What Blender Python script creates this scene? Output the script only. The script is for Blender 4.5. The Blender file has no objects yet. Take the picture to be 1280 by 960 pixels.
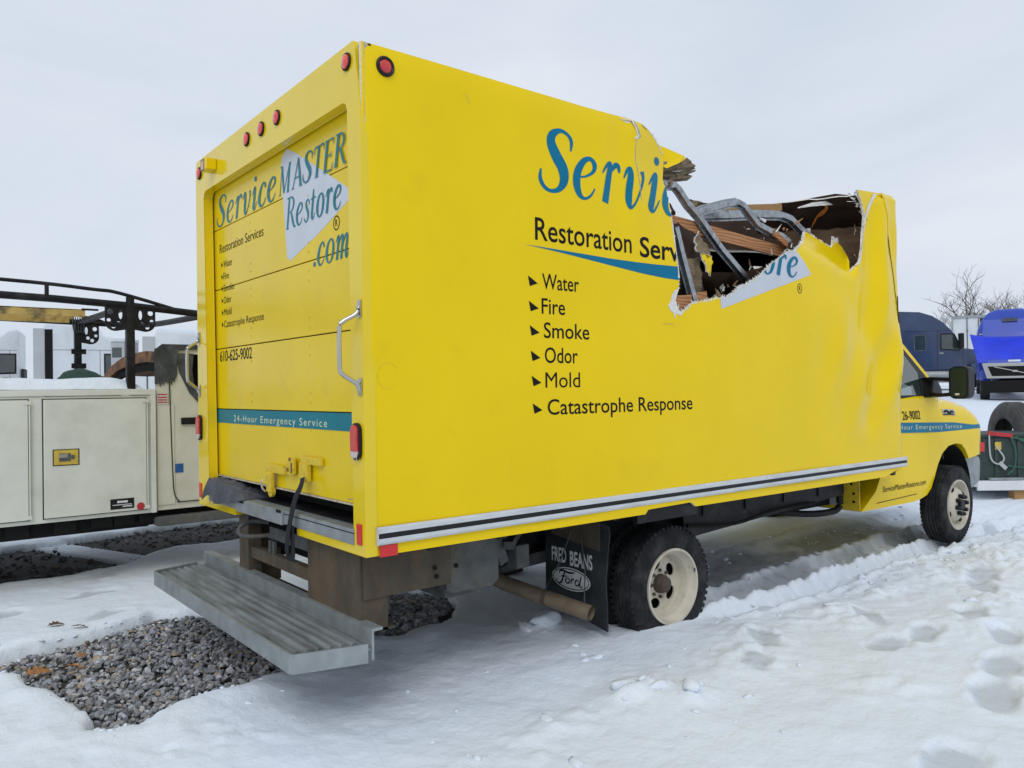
import bpy, bmesh, math, random
import numpy as np
from mathutils import Vector, Matrix, noise
from mathutils.geometry import delaunay_2d_cdt, tessellate_polygon
random.seed(7)
C = bpy.context.scene.collection
PI = math.pi
R_ = math.radians
scene = bpy.context.scene

# ------------------------------------------------------------------ camera
cam_d = bpy.data.cameras.new('camera')
cam = bpy.data.objects.new('camera', cam_d)
C.objects.link(cam)
CAM = Vector((-1.728, -3.2115, 1.548))
right = Vector((0.78056146, -0.6249215, -0.01403298))
up = Vector((0.00641784, -0.01443656, 0.99987519))
fwd = Vector((0.6250461, 0.7805541, 0.00725798))
m = Matrix((right, up, -fwd)).transposed().to_4x4()
m.translation = CAM
cam.matrix_world = m
cam_d.sensor_width = 36.0
cam_d.lens = 994.13 / 1280 * 36.0
cam_d.clip_start = 0.05
cam_d.clip_end = 3000
scene.camera = cam

# ------------------------------------------------------------------ sky and light
SUN_EL, SUN_AZ = 46.0, -134.0          # azimuth of the sun measured from +X towards +Y
world = bpy.data.worlds.new('World')
scene.world = world
world.use_nodes = True
wn = world.node_tree.nodes
wl = world.node_tree.links
wn.clear()
w_out = wn.new('ShaderNodeOutputWorld')
w_bg = wn.new('ShaderNodeBackground')
w_sky = wn.new('ShaderNodeTexSky')
w_sky.sky_type = 'NISHITA'
w_sky.sun_disc = False
w_sky.sun_elevation = R_(SUN_EL)
w_sky.sun_rotation = R_(90.0 - SUN_AZ)
w_sky.dust_density = 2.0
w_tc = wn.new('ShaderNodeTexCoord')
w_map = wn.new('ShaderNodeMapping')
w_map.inputs['Scale'].default_value = (1.3, 1.3, 3.4)
w_n1 = wn.new('ShaderNodeTexNoise')
w_n1.inputs['Scale'].default_value = 1.5
w_n1.inputs['Detail'].default_value = 7.0
w_n1.inputs['Roughness'].default_value = 0.52
w_n1.inputs['Distortion'].default_value = 0.4
w_r = wn.new('ShaderNodeValToRGB')
w_r.color_ramp.elements[0].position = 0.34
w_r.color_ramp.elements[0].color = (5.75, 6.4, 7.35, 1)
w_r.color_ramp.elements[1].position = 0.66
w_r.color_ramp.elements[1].color = (7.0, 7.45, 8.15, 1)
w_mix = wn.new('ShaderNodeMixRGB')
w_mix.inputs['Fac'].default_value = 0.95          # nearly complete cloud cover
wl.new(w_tc.outputs['Generated'], w_map.inputs['Vector'])
wl.new(w_map.outputs['Vector'], w_n1.inputs['Vector'])
wl.new(w_n1.outputs['Fac'], w_r.inputs['Fac'])
wl.new(w_sky.outputs['Color'], w_mix.inputs['Color1'])
wl.new(w_r.outputs['Color'], w_mix.inputs['Color2'])
wl.new(w_mix.outputs['Color'], w_bg.inputs['Color'])
w_bg.inputs['Strength'].default_value = 0.1
wl.new(w_bg.outputs['Background'], w_out.inputs['Surface'])

sun_d = bpy.data.lights.new('sun', 'SUN')
sun_d.energy = 0.95
sun_d.angle = R_(34)
sun_d.color = (1.0, 0.975, 0.94)
sun = bpy.data.objects.new('sun', sun_d)
C.objects.link(sun)
sd = Vector((math.cos(R_(SUN_EL)) * math.cos(R_(SUN_AZ)), math.cos(R_(SUN_EL)) * math.sin(R_(SUN_AZ)), math.sin(R_(SUN_EL))))
sun.rotation_euler = sd.to_track_quat('Z', 'Y').to_euler()
sun.location = (0, -10, 20)

scene.view_settings.view_transform = 'Standard'
scene.view_settings.look = 'None'
scene.view_settings.exposure = 0.16
scene.view_settings.gamma = 1.0
scene.view_settings.use_curve_mapping = False

# ------------------------------------------------------------------ materials
def mat(name, col, rough=0.6, metal=0.0, spec=0.5, coat=0.0, var=0.0, vscale=6.0, dirt=None, dirt_amt=0.0,
        dscale=3.0, dpos=(0.5, 0.75), bump=0.0, bscale=60.0, trans=0.0, emit=0.0, attr=None, stretch=(1, 1, 1), bdist=0.02):
    M = bpy.data.materials.new(name)
    M.use_nodes = True
    N, L = M.node_tree.nodes, M.node_tree.links
    b = N['Principled BSDF']
    b.inputs['Base Color'].default_value = (*col, 1)
    b.inputs['Roughness'].default_value = rough
    b.inputs['Metallic'].default_value = metal
    b.inputs['Specular IOR Level'].default_value = spec
    b.inputs['Coat Weight'].default_value = coat
    b.inputs['Coat Roughness'].default_value = 0.06
    b.inputs['Transmission Weight'].default_value = trans
    if emit:
        b.inputs['Emission Color'].default_value = (*col, 1)
        b.inputs['Emission Strength'].default_value = emit
    tc = N.new('ShaderNodeTexCoord')
    mp = N.new('ShaderNodeMapping')
    mp.inputs['Scale'].default_value = stretch
    L.new(tc.outputs['Object'], mp.inputs['Vector'])
    cur = None
    if attr:
        a = N.new('ShaderNodeAttribute')
        a.attribute_name = attr
        cur = a.outputs['Color']
    if var:
        n = N.new('ShaderNodeTexNoise')
        n.inputs['Scale'].default_value = vscale
        n.inputs['Detail'].default_value = 6
        L.new(mp.outputs['Vector'], n.inputs['Vector'])
        r = N.new('ShaderNodeMapRange')
        r.inputs['From Min'].default_value = 0.3
        r.inputs['From Max'].default_value = 0.7
        r.inputs['To Min'].default_value = 1 - var
        r.inputs['To Max'].default_value = 1 + var
        L.new(n.outputs['Fac'], r.inputs['Value'])
        mx = N.new('ShaderNodeVectorMath')
        mx.operation = 'MULTIPLY'
        if cur is None:
            mx.inputs[0].default_value = col
        else:
            L.new(cur, mx.inputs[0])
        L.new(r.outputs['Result'], mx.inputs[1])
        cur = mx.outputs[0]
        rr = N.new('ShaderNodeMapRange')
        rr.inputs['To Min'].default_value = rough * 0.85
        rr.inputs['To Max'].default_value = min(1, rough * 1.2)
        L.new(n.outputs['Fac'], rr.inputs['Value'])
        L.new(rr.outputs['Result'], b.inputs['Roughness'])
    if dirt:
        n2 = N.new('ShaderNodeTexNoise')
        n2.inputs['Scale'].default_value = dscale
        n2.inputs['Detail'].default_value = 9
        n2.inputs['Roughness'].default_value = 0.62
        L.new(mp.outputs['Vector'], n2.inputs['Vector'])
        r2 = N.new('ShaderNodeMapRange')
        r2.inputs['From Min'].default_value = dpos[0]
        r2.inputs['From Max'].default_value = dpos[1]
        r2.inputs['To Min'].default_value = 0
        r2.inputs['To Max'].default_value = dirt_amt
        L.new(n2.outputs['Fac'], r2.inputs['Value'])
        mm = N.new('ShaderNodeMixRGB')
        mm.inputs['Color1'].default_value = (*col, 1)
        if cur is not None:
            L.new(cur, mm.inputs['Color1'])
        mm.inputs['Color2'].default_value = (*dirt, 1)
        L.new(r2.outputs['Result'], mm.inputs['Fac'])
        cur = mm.outputs['Color']
    if cur is not None:
        L.new(cur, b.inputs['Base Color'])
    if bump:
        n3 = N.new('ShaderNodeTexNoise')
        n3.inputs['Scale'].default_value = bscale
        n3.inputs['Detail'].default_value = 6
        L.new(mp.outputs['Vector'], n3.inputs['Vector'])
        bp = N.new('ShaderNodeBump')
        bp.inputs['Strength'].default_value = bump
        bp.inputs['Distance'].default_value = bdist
        L.new(n3.outputs['Fac'], bp.inputs['Height'])
        L.new(bp.outputs['Normal'], b.inputs['Normal'])
    return M

MT = {}
MT['yellow'] = mat('yellow_paint', (0.81, 0.572, 0.001), 0.14, spec=0.20, var=0.035, vscale=1.5, dirt=(0.62, 0.46, 0.02), dirt_amt=0.35, dscale=5, dpos=(0.56, 0.85), bump=0.05, bscale=3.0, bdist=0.01)
MT['yellow_door'] = mat('yellow_door_paint', (0.74, 0.53, 0.003), 0.20, spec=0.32, var=0.04, vscale=2.0, dirt=(0.42, 0.33, 0.10), dirt_amt=0.3, dscale=7, dpos=(0.56, 0.85), bump=0.04, bscale=2.5, bdist=0.01)
MT['yellow_frame'] = mat('yellow_frame_paint', (0.76, 0.555, 0.004), 0.16, spec=0.5, coat=0.25, var=0.035, vscale=1.5, dirt=(0.5, 0.38, 0.05), dirt_amt=0.35, dscale=5, dpos=(0.56, 0.85))
MT['yellow_worn'] = mat('worn_yellow_paint', (0.66, 0.47, 0.02), 0.5, var=0.12, vscale=30, dirt=(0.12, 0.07, 0.03), dirt_amt=0.9, dscale=28, dpos=(0.58, 0.7))
MT['teal'] = mat('blue_green_print', (0.0, 0.150, 0.265), 0.4, spec=0.15, var=0.06, vscale=8)
MT['teal_door'] = mat('teal_print', (0.0, 0.165, 0.215), 0.35, spec=0.2, var=0.06, vscale=8)
MT['ink'] = mat('black_print', (0.008, 0.008, 0.008), 0.5, spec=0.12)
MT['ink_grey'] = mat('faded_black_print', (0.018, 0.016, 0.008), 0.5, spec=0.12)
MT['pale_print'] = mat('pale_yellow_print', (0.62, 0.66, 0.42), 0.45)
MT['grey_print'] = mat('pale_grey_print', (0.52, 0.55, 0.60), 0.35, coat=0.2, var=0.05)
MT['white_print'] = mat('white_print', (0.62, 0.64, 0.64), 0.6, var=0.15, vscale=40)
MT['fibre'] = mat('torn_white_fibre', (0.76, 0.74, 0.68), 0.9, var=0.2, vscale=60, bump=0.6, bscale=150)
MT['ply'] = mat('brown_plywood', (0.17, 0.105, 0.06), 0.75, var=0.25, vscale=4, dirt=(0.07, 0.045, 0.03), dirt_amt=0.8, dscale=3, dpos=(0.45, 0.7), stretch=(1, 1, 4), bump=0.2, bscale=40)
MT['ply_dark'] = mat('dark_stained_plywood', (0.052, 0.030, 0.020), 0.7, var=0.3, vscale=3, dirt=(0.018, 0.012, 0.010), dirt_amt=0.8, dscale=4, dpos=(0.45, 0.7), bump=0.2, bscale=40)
MT['insul'] = mat('tan_fibre_backing', (0.22, 0.165, 0.10), 0.95, var=0.3, vscale=14, dirt=(0.12, 0.085, 0.05), dirt_amt=0.8, dscale=9, dpos=(0.45, 0.7), bump=0.8, bscale=60)
MT['gap'] = mat('gap_filler_tan', (0.50, 0.44, 0.34), 0.9, var=0.25, vscale=40, dirt=(0.25, 0.16, 0.10), dirt_amt=0.7, dscale=30, bump=0.5, bscale=90)

def wood(name, a, b_, scale=(1.2, 14, 14)):
    M = bpy.data.materials.new(name)
    M.use_nodes = True
    N, L = M.node_tree.nodes, M.node_tree.links
    b = N['Principled BSDF']
    tc = N.new('ShaderNodeTexCoord')
    mp = N.new('ShaderNodeMapping')
    mp.inputs['Scale'].default_value = scale
    n = N.new('ShaderNodeTexNoise')
    n.inputs['Scale'].default_value = 1.6
    n.inputs['Detail'].default_value = 4
    w = N.new('ShaderNodeTexWave')
    w.inputs['Scale'].default_value = 1.5
    w.inputs['Distortion'].default_value = 7.0
    w.inputs['Detail'].default_value = 3
    w.bands_direction = 'Z'
    r = N.new('ShaderNodeValToRGB')
    r.color_ramp.elements[0].color = (*a, 1)
    r.color_ramp.elements[1].color = (*b_, 1)
    L.new(tc.outputs['Object'], mp.inputs['Vector'])
    L.new(mp.outputs['Vector'], w.inputs['Vector'])
    L.new(w.outputs['Fac'], r.inputs['Fac'])
    L.new(r.outputs['Color'], b.inputs['Base Color'])
    b.inputs['Roughness'].default_value = 0.7
    return M
MT['wood'] = wood('orange_pine', (0.28, 0.105, 0.035), (0.46, 0.22, 0.085), (2.0, 9, 9))
MT['wood2'] = wood('golden_pine', (0.32, 0.17, 0.06), (0.46, 0.27, 0.11))
MT['galv'] = mat('galvanised_steel', (0.33, 0.362, 0.37), 0.48, metal=0.55, var=0.16, vscale=22, dirt=(0.17, 0.17, 0.155), dirt_amt=0.75, dscale=11, dpos=(0.45, 0.72), bump=0.08, bscale=60)
MT['galv_tread'] = mat('worn_galvanised_tread', (0.27, 0.30, 0.305), 0.5, metal=0.5, var=0.25, vscale=14, dirt=(0.09, 0.09, 0.085), dirt_amt=0.85, dscale=7, dpos=(0.42, 0.68), stretch=(3, 0.5, 1), bump=0.1, bscale=60)
MT['steel'] = mat('bright_hat_channel', (0.36, 0.38, 0.40), 0.28, metal=0.9, var=0.2, vscale=30, dirt=(0.07, 0.07, 0.065), dirt_amt=0.75, dscale=14)
MT['chrome'] = mat('polished_steel', (0.50, 0.49, 0.46), 0.2, metal=1.0, var=0.05, vscale=30)
MT['alu'] = mat('aluminium_rail', (0.62, 0.64, 0.65), 0.42, metal=0.5, var=0.07, vscale=20, dirt=(0.36, 0.35, 0.32), dirt_amt=0.5, dscale=16, stretch=(0.4, 1, 2))
MT['rust_frame'] = mat('dirty_brown_steel', (0.085, 0.070, 0.052), 0.8, var=0.25, vscale=9, dirt=(0.15, 0.095, 0.05), dirt_amt=0.75, dscale=5, dpos=(0.48, 0.7), stretch=(1, 1, 0.5), bump=0.15, bscale=50)
MT['grime'] = mat('grimy_grey_steel', (0.085, 0.09, 0.09), 0.8, var=0.3, vscale=8, dirt=(0.20, 0.16, 0.11), dirt_amt=0.6, dscale=6, bump=0.15, bscale=50)
MT['black'] = mat('black_steel', (0.010, 0.010, 0.012), 0.5, var=0.3, vscale=12, dirt=(0.07, 0.065, 0.06), dirt_amt=0.5, dscale=7)
MT['dark'] = mat('dark_chassis', (0.009, 0.009, 0.009), 0.85, spec=0.2)
MT['plastic'] = mat('black_plastic', (0.014, 0.014, 0.015), 0.42, var=0.2, vscale=20)
MT['rubber'] = mat('tyre_rubber', (0.013, 0.014, 0.016), 0.8, var=0.3, vscale=12, dirt=(0.085, 0.085, 0.085), dirt_amt=0.55, dscale=9, dpos=(0.42, 0.75), bump=0.2, bscale=90)
MT['rubber_old'] = mat('old_tyre_rubber', (0.05, 0.05, 0.05), 0.85, var=0.3, vscale=8, dirt=(0.14, 0.135, 0.13), dirt_amt=0.6, dscale=5, dpos=(0.42, 0.75), bump=0.2, bscale=60)
MT['rim'] = mat('dirty_white_wheel', (0.52, 0.48, 0.39), 0.5, var=0.1, vscale=10, dirt=(0.22, 0.115, 0.05), dirt_amt=0.75, dscale=8, dpos=(0.55, 0.75))
MT['rust'] = mat('rusty_steel', (0.30, 0.135, 0.05), 0.85, var=0.3, vscale=20, dirt=(0.06, 0.05, 0.045), dirt_amt=0.9, dscale=8, dpos=(0.42, 0.62), bump=0.3, bscale=70)
MT['hub'] = mat('hub_rust_grey', (0.075, 0.055, 0.042), 0.85, var=0.3, vscale=30, bump=0.4, bscale=90)
MT['pipe'] = mat('tan_exhaust_steel', (0.20, 0.155, 0.105), 0.65, metal=0.3, var=0.2, vscale=18, dirt=(0.09, 0.075, 0.06), dirt_amt=0.8, dscale=9)
MT['flapm'] = mat('black_mud_flap', (0.022, 0.026, 0.028), 0.7, var=0.3, vscale=9, dirt=(0.075, 0.085, 0.085), dirt_amt=0.6, dscale=4, dpos=(0.45, 0.75))
MT['red'] = mat('red_lens', (0.55, 0.02, 0.02), 0.15, coat=0.6, var=0.15, vscale=50)
MT['red_led'] = mat('red_bright_lens', (0.72, 0.05, 0.04), 0.12, coat=0.8, var=0.5, vscale=120)
MT['red_tape'] = mat('red_reflector', (0.60, 0.012, 0.012), 0.35, coat=0.3, var=0.1, vscale=60)
MT['clear'] = mat('clear_lens', (0.55, 0.45, 0.44), 0.12, coat=0.7, var=0.2, vscale=60)
MT['amber'] = mat('amber_lens', (0.55, 0.25, 0.08), 0.2, coat=0.6, var=0.2, vscale=60)
MT['glass'] = mat('cab_glass', (0.025, 0.04, 0.038), 0.06, spec=0.9, coat=0.6, var=0.3, vscale=3)
MT['glass_pale'] = mat('far_cab_glass', (0.18, 0.24, 0.25), 0.08, spec=0.9, coat=0.5)
MT['mirror'] = mat('mirror_glass', (0.016, 0.030, 0.024), 0.08, spec=0.35)  # dark green base paints in the dark surroundings a mirror would reflect
MT['cloth'] = mat('grey_blue_tarp_cloth', (0.075, 0.08, 0.095), 0.65, var=0.25, vscale=10, bump=0.3, bscale=30)
MT['webbing'] = mat('black_webbing', (0.022, 0.025, 0.03), 0.9, var=0.2, vscale=80, bump=0.4, bscale=200)
MT['cream'] = mat('cream_white_paint', (0.65, 0.66, 0.59), 0.45, coat=0.15, var=0.05, vscale=4, dirt=(0.42, 0.42, 0.36), dirt_amt=0.6, dscale=3, dpos=(0.48, 0.8), bump=0.03, bscale=3)
MT['cream_cab'] = mat('smoked_cream_paint', (0.62, 0.61, 0.52), 0.45, coat=0.15, var=0.06, vscale=5, dirt=(0.40, 0.33, 0.20), dirt_amt=0.5, dscale=3.5, dpos=(0.5, 0.8))
MT['burnt'] = mat('burnt_grey_metal', (0.055, 0.058, 0.058), 0.75, var=0.3, vscale=9, dirt=(0.14, 0.15, 0.15), dirt_amt=0.7, dscale=6, dpos=(0.5, 0.75), bump=0.4, bscale=40)
MT['latch_yellow'] = mat('yellow_latch_plate', (0.58, 0.42, 0.06), 0.5, var=0.15, vscale=30, dirt=(0.2, 0.15, 0.04), dirt_amt=0.6, dscale=20)
MT['ladder'] = mat('yellow_fibreglass', (0.52, 0.36, 0.10), 0.55, var=0.15, vscale=9, dirt=(0.10, 0.07, 0.04), dirt_amt=0.9, dscale=6, dpos=(0.52, 0.66))
MT['green'] = mat('dark_green_cloth', (0.008, 0.038, 0.024), 0.7, var=0.25, vscale=8, bump=0.3, bscale=20)
MT['white_truck'] = mat('white_truck_paint', (0.60, 0.63, 0.66), 0.35, coat=0.2, var=0.06, vscale=1.0, dirt=(0.38, 0.40, 0.42), dirt_amt=0.6, dscale=1.2, dpos=(0.5, 0.8))
MT['white_grey'] = mat('pale_grey_panel', (0.40, 0.42, 0.43), 0.5, var=0.08, vscale=2)
MT['navy'] = mat('dark_navy_paint', (0.022, 0.042, 0.10), 0.3, coat=0.4, var=0.15, vscale=1.2, dirt=(0.06, 0.08, 0.13), dirt_amt=0.5, dscale=2)
MT['blue'] = mat('bright_blue_paint', (0.015, 0.055, 0.40), 0.32, coat=0.5, var=0.06, vscale=2)
MT['tarp'] = mat('blue_tarpaulin', (0.008, 0.035, 0.62), 0.45, var=0.12, vscale=1.6, bump=0.3, bscale=2.5, bdist=0.2)
MT['crate'] = mat('dark_green_crate', (0.022, 0.040, 0.038), 0.6, var=0.2, vscale=9, dirt=(0.08, 0.09, 0.085), dirt_amt=0.5, dscale=5)
MT['strap_red'] = mat('red_strap', (0.42, 0.03, 0.035), 0.7, var=0.2, vscale=30)
MT['strap_green'] = mat('green_strap', (0.03, 0.10, 0.07), 0.8, var=0.2, vscale=30)
MT['snow'] = None
MT['bark'] = mat('grey_bark', (0.115, 0.10, 0.092), 0.9, var=0.3, vscale=3)
MT['leaf'] = mat('brown_oak_leaf', (0.12, 0.065, 0.035), 0.85, var=0.35, vscale=40)
MT['leaf_orange'] = mat('orange_oak_leaf', (0.33, 0.15, 0.05), 0.8, var=0.35, vscale=40)
MT['stone'] = mat('crushed_stone', (0.2, 0.2, 0.2), 0.85, var=0.3, vscale=55, attr='stone_colour', bump=0.3, bscale=160, bdist=0.004)
MT['bed'] = mat('gravel_bed_dirt', (0.045, 0.044, 0.042), 0.95, var=0.5, vscale=45, bump=1.0, bscale=40, bdist=0.05)
MT['stain'] = mat('orange_paint_mark', (0.75, 0.25, 0.04), 0.7)
MT['paper'] = mat('sticker_paper', (0.60, 0.55, 0.50), 0.6, var=0.2, vscale=70)
MT['bluestick'] = mat('blue_sticker', (0.02, 0.10, 0.30), 0.5, var=0.3, vscale=60)
MT['rib_seam'] = mat('seam_shadow_gap', (0.03, 0.025, 0.012), 0.8)
MT['cream_rub'] = mat('white_trailer_beam', (0.66, 0.68, 0.70), 0.5, var=0.08, vscale=4)

for k_ in ('black', 'plastic', 'flapm', 'rubber', 'dark', 'webbing', 'cloth', 'burnt', 'grime', 'rust_frame', 'ply_dark', 'ply'):
    MT[k_].node_tree.nodes['Principled BSDF'].inputs['Specular IOR Level'].default_value = 0.22

# snow: cool white, faint sparkle of relief, warmer trampled patches
S = bpy.data.materials.new('snow')
S.use_nodes = True
N, L = S.node_tree.nodes, S.node_tree.links
b = N['Principled BSDF']
b.inputs['Roughness'].default_value = 0.75
b.inputs['Specular IOR Level'].default_value = 0.25
b.inputs['Subsurface Weight'].default_value = 0.0
tc = N.new('ShaderNodeTexCoord')
n1 = N.new('ShaderNodeTexNoise'); n1.inputs['Scale'].default_value = 0.55; n1.inputs['Detail'].default_value = 5
n2 = N.new('ShaderNodeTexNoise'); n2.inputs['Scale'].default_value = 34; n2.inputs['Detail'].default_value = 8; n2.inputs['Roughness'].default_value = 0.65
n3 = N.new('ShaderNodeTexNoise'); n3.inputs['Scale'].default_value = 7; n3.inputs['Detail'].default_value = 6
rp = N.new('ShaderNodeValToRGB')
rp.color_ramp.elements[0].position = 0.38; rp.color_ramp.elements[0].color = (0.695, 0.76, 0.845, 1)
rp.color_ramp.elements[1].position = 0.66; rp.color_ramp.elements[1].color = (0.71, 0.765, 0.83, 1)
for n in (n1, n2, n3):
    L.new(tc.outputs['Object'], n.inputs['Vector'])
L.new(n1.outputs['Fac'], rp.inputs['Fac'])
# slush tint attribute: 0 clean snow, 1 grey wet ice; also carries shade painted in prints
at = N.new('ShaderNodeAttribute'); at.attribute_name = 'slush_shade'
mx = N.new('ShaderNodeMixRGB'); mx.inputs['Color2'].default_value = (0.30, 0.33, 0.36, 1)
L.new(at.outputs['Fac'], mx.inputs['Fac'])
L.new(rp.outputs['Color'], mx.inputs['Color1'])
L.new(mx.outputs['Color'], b.inputs['Base Color'])
b1 = N.new('ShaderNodeBump'); b1.inputs['Strength'].default_value = 0.35; b1.inputs['Distance'].default_value = 0.02
b2 = N.new('ShaderNodeBump'); b2.inputs['Strength'].default_value = 0.35; b2.inputs['Distance'].default_value = 0.06
L.new(n2.outputs['Fac'], b1.inputs['Height'])
L.new(n3.outputs['Fac'], b2.inputs['Height'])
L.new(b2.outputs['Normal'], b1.inputs['Normal'])
L.new(b1.outputs['Normal'], b.inputs['Normal'])
MT['snow'] = S

# ------------------------------------------------------------------ helpers
def link(o, parent=None):
    C.objects.link(o)
    if parent is not None:
        o.parent = parent
    return o

def thing(name, label, cat, loc=(0, 0, 0), rz=0.0, group=None):
    o = bpy.data.objects.new(name, None)
    C.objects.link(o)
    o.empty_display_size = 0.2
    o.location = loc
    o.rotation_euler = (0, 0, rz)
    tag(o, label, cat, group)
    return o

def tag(o, label, cat, group=None):
    o['label'] = label
    o['category'] = cat
    if group:
        o['group'] = group
    return o

class MB:
    """collects shapes; build() links them as one mesh object"""
    def __init__(self):
        self.bm = bmesh.new()

    def add(self, verts, faces):
        vs = [self.bm.verts.new(v) for v in verts]
        out = []
        for f in faces:
            try:
                out.append(self.bm.faces.new([vs[i] for i in f]))
            except ValueError:
                pass
        return vs, out

    def box(self, a, b, bevel=0.0, rot=None, piv=None):
        x0, y0, z0 = a
        x1, y1, z1 = b
        x0, x1 = min(x0, x1), max(x0, x1); y0, y1 = min(y0, y1), max(y0, y1); z0, z1 = min(z0, z1), max(z0, z1)
        v = [(x0, y0, z0), (x1, y0, z0), (x1, y1, z0), (x0, y1, z0), (x0, y0, z1), (x1, y0, z1), (x1, y1, z1), (x0, y1, z1)]
        if rot is not None:
            p = Vector(piv) if piv else (Vector(a) + Vector(b)) / 2
            v = [tuple(rot @ (Vector(q) - p) + p) for q in v]
        vs, fs = self.add(v, [(0, 3, 2, 1), (4, 5, 6, 7), (0, 1, 5, 4), (1, 2, 6, 5), (2, 3, 7, 6), (3, 0, 4, 7)])
        if bevel:
            es = list({e for f in fs for e in f.edges})
            bmesh.ops.bevel(self.bm, geom=es, offset=bevel, segments=2, affect='EDGES', profile=0.7)
        return self

    def beam(self, p, q, w, h, upv=(0, 0, 1), bevel=0.0):
        p, q = Vector(p), Vector(q)
        d = (q - p).normalized()
        s = d.cross(Vector(upv)).normalized()
        t = s.cross(d).normalized()
        v = []
        for c in (p, q):
            for a, b_ in ((-1, -1), (1, -1), (1, 1), (-1, 1)):
                v.append(tuple(c + s * a * w / 2 + t * b_ * h / 2))
        vs, fs = self.add(v, [(0, 1, 2, 3), (7, 6, 5, 4), (0, 4, 5, 1), (1, 5, 6, 2), (2, 6, 7, 3), (3, 7, 4, 0)])
        if bevel:
            es = list({e for f in fs for e in f.edges})
            bmesh.ops.bevel(self.bm, geom=es, offset=bevel, segments=2, affect='EDGES', profile=0.7)
        return self

    def sweep(self, path, section, upv=(0, 0, 1), close=True, caps=True, scales=None):
        """section: list of (u, v) offsets; swept along the path"""
        P = [Vector(p) for p in path]
        n = len(section)
        rings = []
        for i, p in enumerate(P):
            a = P[max(i - 1, 0)]; c = P[min(i + 1, len(P) - 1)]
            d = (c - a).normalized()
            u0 = Vector(upv)
            if abs(d.dot(u0)) > 0.95:
                u0 = Vector((1, 0, 0)) if abs(d.x) < 0.9 else Vector((0, 1, 0))
            s = d.cross(u0).normalized()
            t = s.cross(d).normalized()
            k = scales[i] if scales else 1.0
            rings.append([tuple(p + s * x * k + t * y * k) for x, y in section])
        verts = [v for r in rings for v in r]
        faces = []
        m_ = n if close else n - 1
        for i in range(len(P) - 1):
            for j in range(m_):
                a = i * n + j; b_ = i * n + (j + 1) % n
                faces.append((a, b_, b_ + n, a + n))
        if caps and close:
            faces.append(tuple(range(n - 1, -1, -1)))
            faces.append(tuple((len(P) - 1) * n + j for j in range(n)))
        self.add(verts, faces)
        return self

    def tube(self, path, r, n=10, scales=None, caps=True):
        sec = [(r * math.cos(2 * PI * k / n), r * math.sin(2 * PI * k / n)) for k in range(n)]
        return self.sweep(path, sec, scales=scales, caps=caps)

    def lathe(self, prof, centre, axis='Y', n=40, a0=0.0, a1=2 * PI, close=False):
        """prof: (offset along axis, radius)"""
        c = Vector(centre)
        verts = []
        full = abs(a1 - a0 - 2 * PI) < 1e-6
        steps = n if full else n + 1
        for k in range(steps):
            a = a0 + (a1 - a0) * k / n
            ca, sa = math.cos(a), math.sin(a)
            for o, r in prof:
                if axis == 'Y':
                    verts.append((c.x + r * ca, c.y + o, c.z + r * sa))
                elif axis == 'X':
                    verts.append((c.x + o, c.y + r * ca, c.z + r * sa))
                else:
                    verts.append((c.x + r * ca, c.y + r * sa, c.z + o))
        m_ = len(prof)
        faces = []
        for k in range(n):
            k2 = (k + 1) % steps
            for j in range(m_ if close else m_ - 1):
                j2 = (j + 1) % m_
                faces.append((k * m_ + j, k * m_ + j2, k2 * m_ + j2, k2 * m_ + j))
        self.add(verts, faces)
        return self

    def disc(self, centre, r, axis='Y', n=24, ry=None, depth=0.0):
        ry = ry or r
        c = Vector(centre)
        pts = []
        for k in range(n):
            a = 2 * PI * k / n
            u, v = r * math.cos(a), ry * math.sin(a)
            pts.append((c.x + u, c.y, c.z + v) if axis == 'Y' else ((c.x, c.y + u, c.z + v) if axis == 'X' else (c.x + u, c.y + v, c.z)))
        if not depth:
            self.add(pts, [tuple(range(n))])
        else:
            k = {'X': 0, 'Y': 1, 'Z': 2}[axis]
            p2 = [tuple(q[i] + (depth if i == k else 0) for i in range(3)) for q in pts]
            fs = [tuple(range(n)), tuple(range(2 * n - 1, n - 1, -1))] + [(i, (i + 1) % n, n + (i + 1) % n, n + i) for i in range(n)]
            self.add(pts + p2, fs)
        return self

    def prism(self, poly, axis, a0, a1, holes=(), bevel=0.0):
        """poly in the two other axes' order; extruded from a0 to a1 along axis"""
        def p3(u, v, a):
            return (a, u, v) if axis == 'X' else ((u, a, v) if axis == 'Y' else (u, v, a))
        if not holes:
            n = len(poly)
            v = [p3(x, y, a0) for x, y in poly] + [p3(x, y, a1) for x, y in poly]
            fs = [tuple(range(n)), tuple(range(2 * n - 1, n - 1, -1))] + [(i, i + n, (i + 1) % n + n, (i + 1) % n) for i in range(n)]
            vs, out = self.add(v, fs)
            if bevel:
                es = list({e for f in out for e in f.edges})
                bmesh.ops.bevel(self.bm, geom=es, offset=bevel, segments=2, affect='EDGES', profile=0.7)
        else:
            pts, tris = cdt([poly], holes=holes)
            n = len(pts)
            v = [p3(x, y, a0) for x, y in pts] + [p3(x, y, a1) for x, y in pts]
            fs = [tuple(t) for t in tris] + [tuple(i + n for i in reversed(t)) for t in tris]
            cnt = {}
            for t in tris:
                for i in range(3):
                    e = (t[i], t[(i + 1) % 3])
                    cnt[e] = 1
            for (a, b_) in list(cnt):
                if (b_, a) not in cnt:
                    fs.append((a, a + n, b_ + n, b_))
            self.add(v, fs)
        return self

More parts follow.
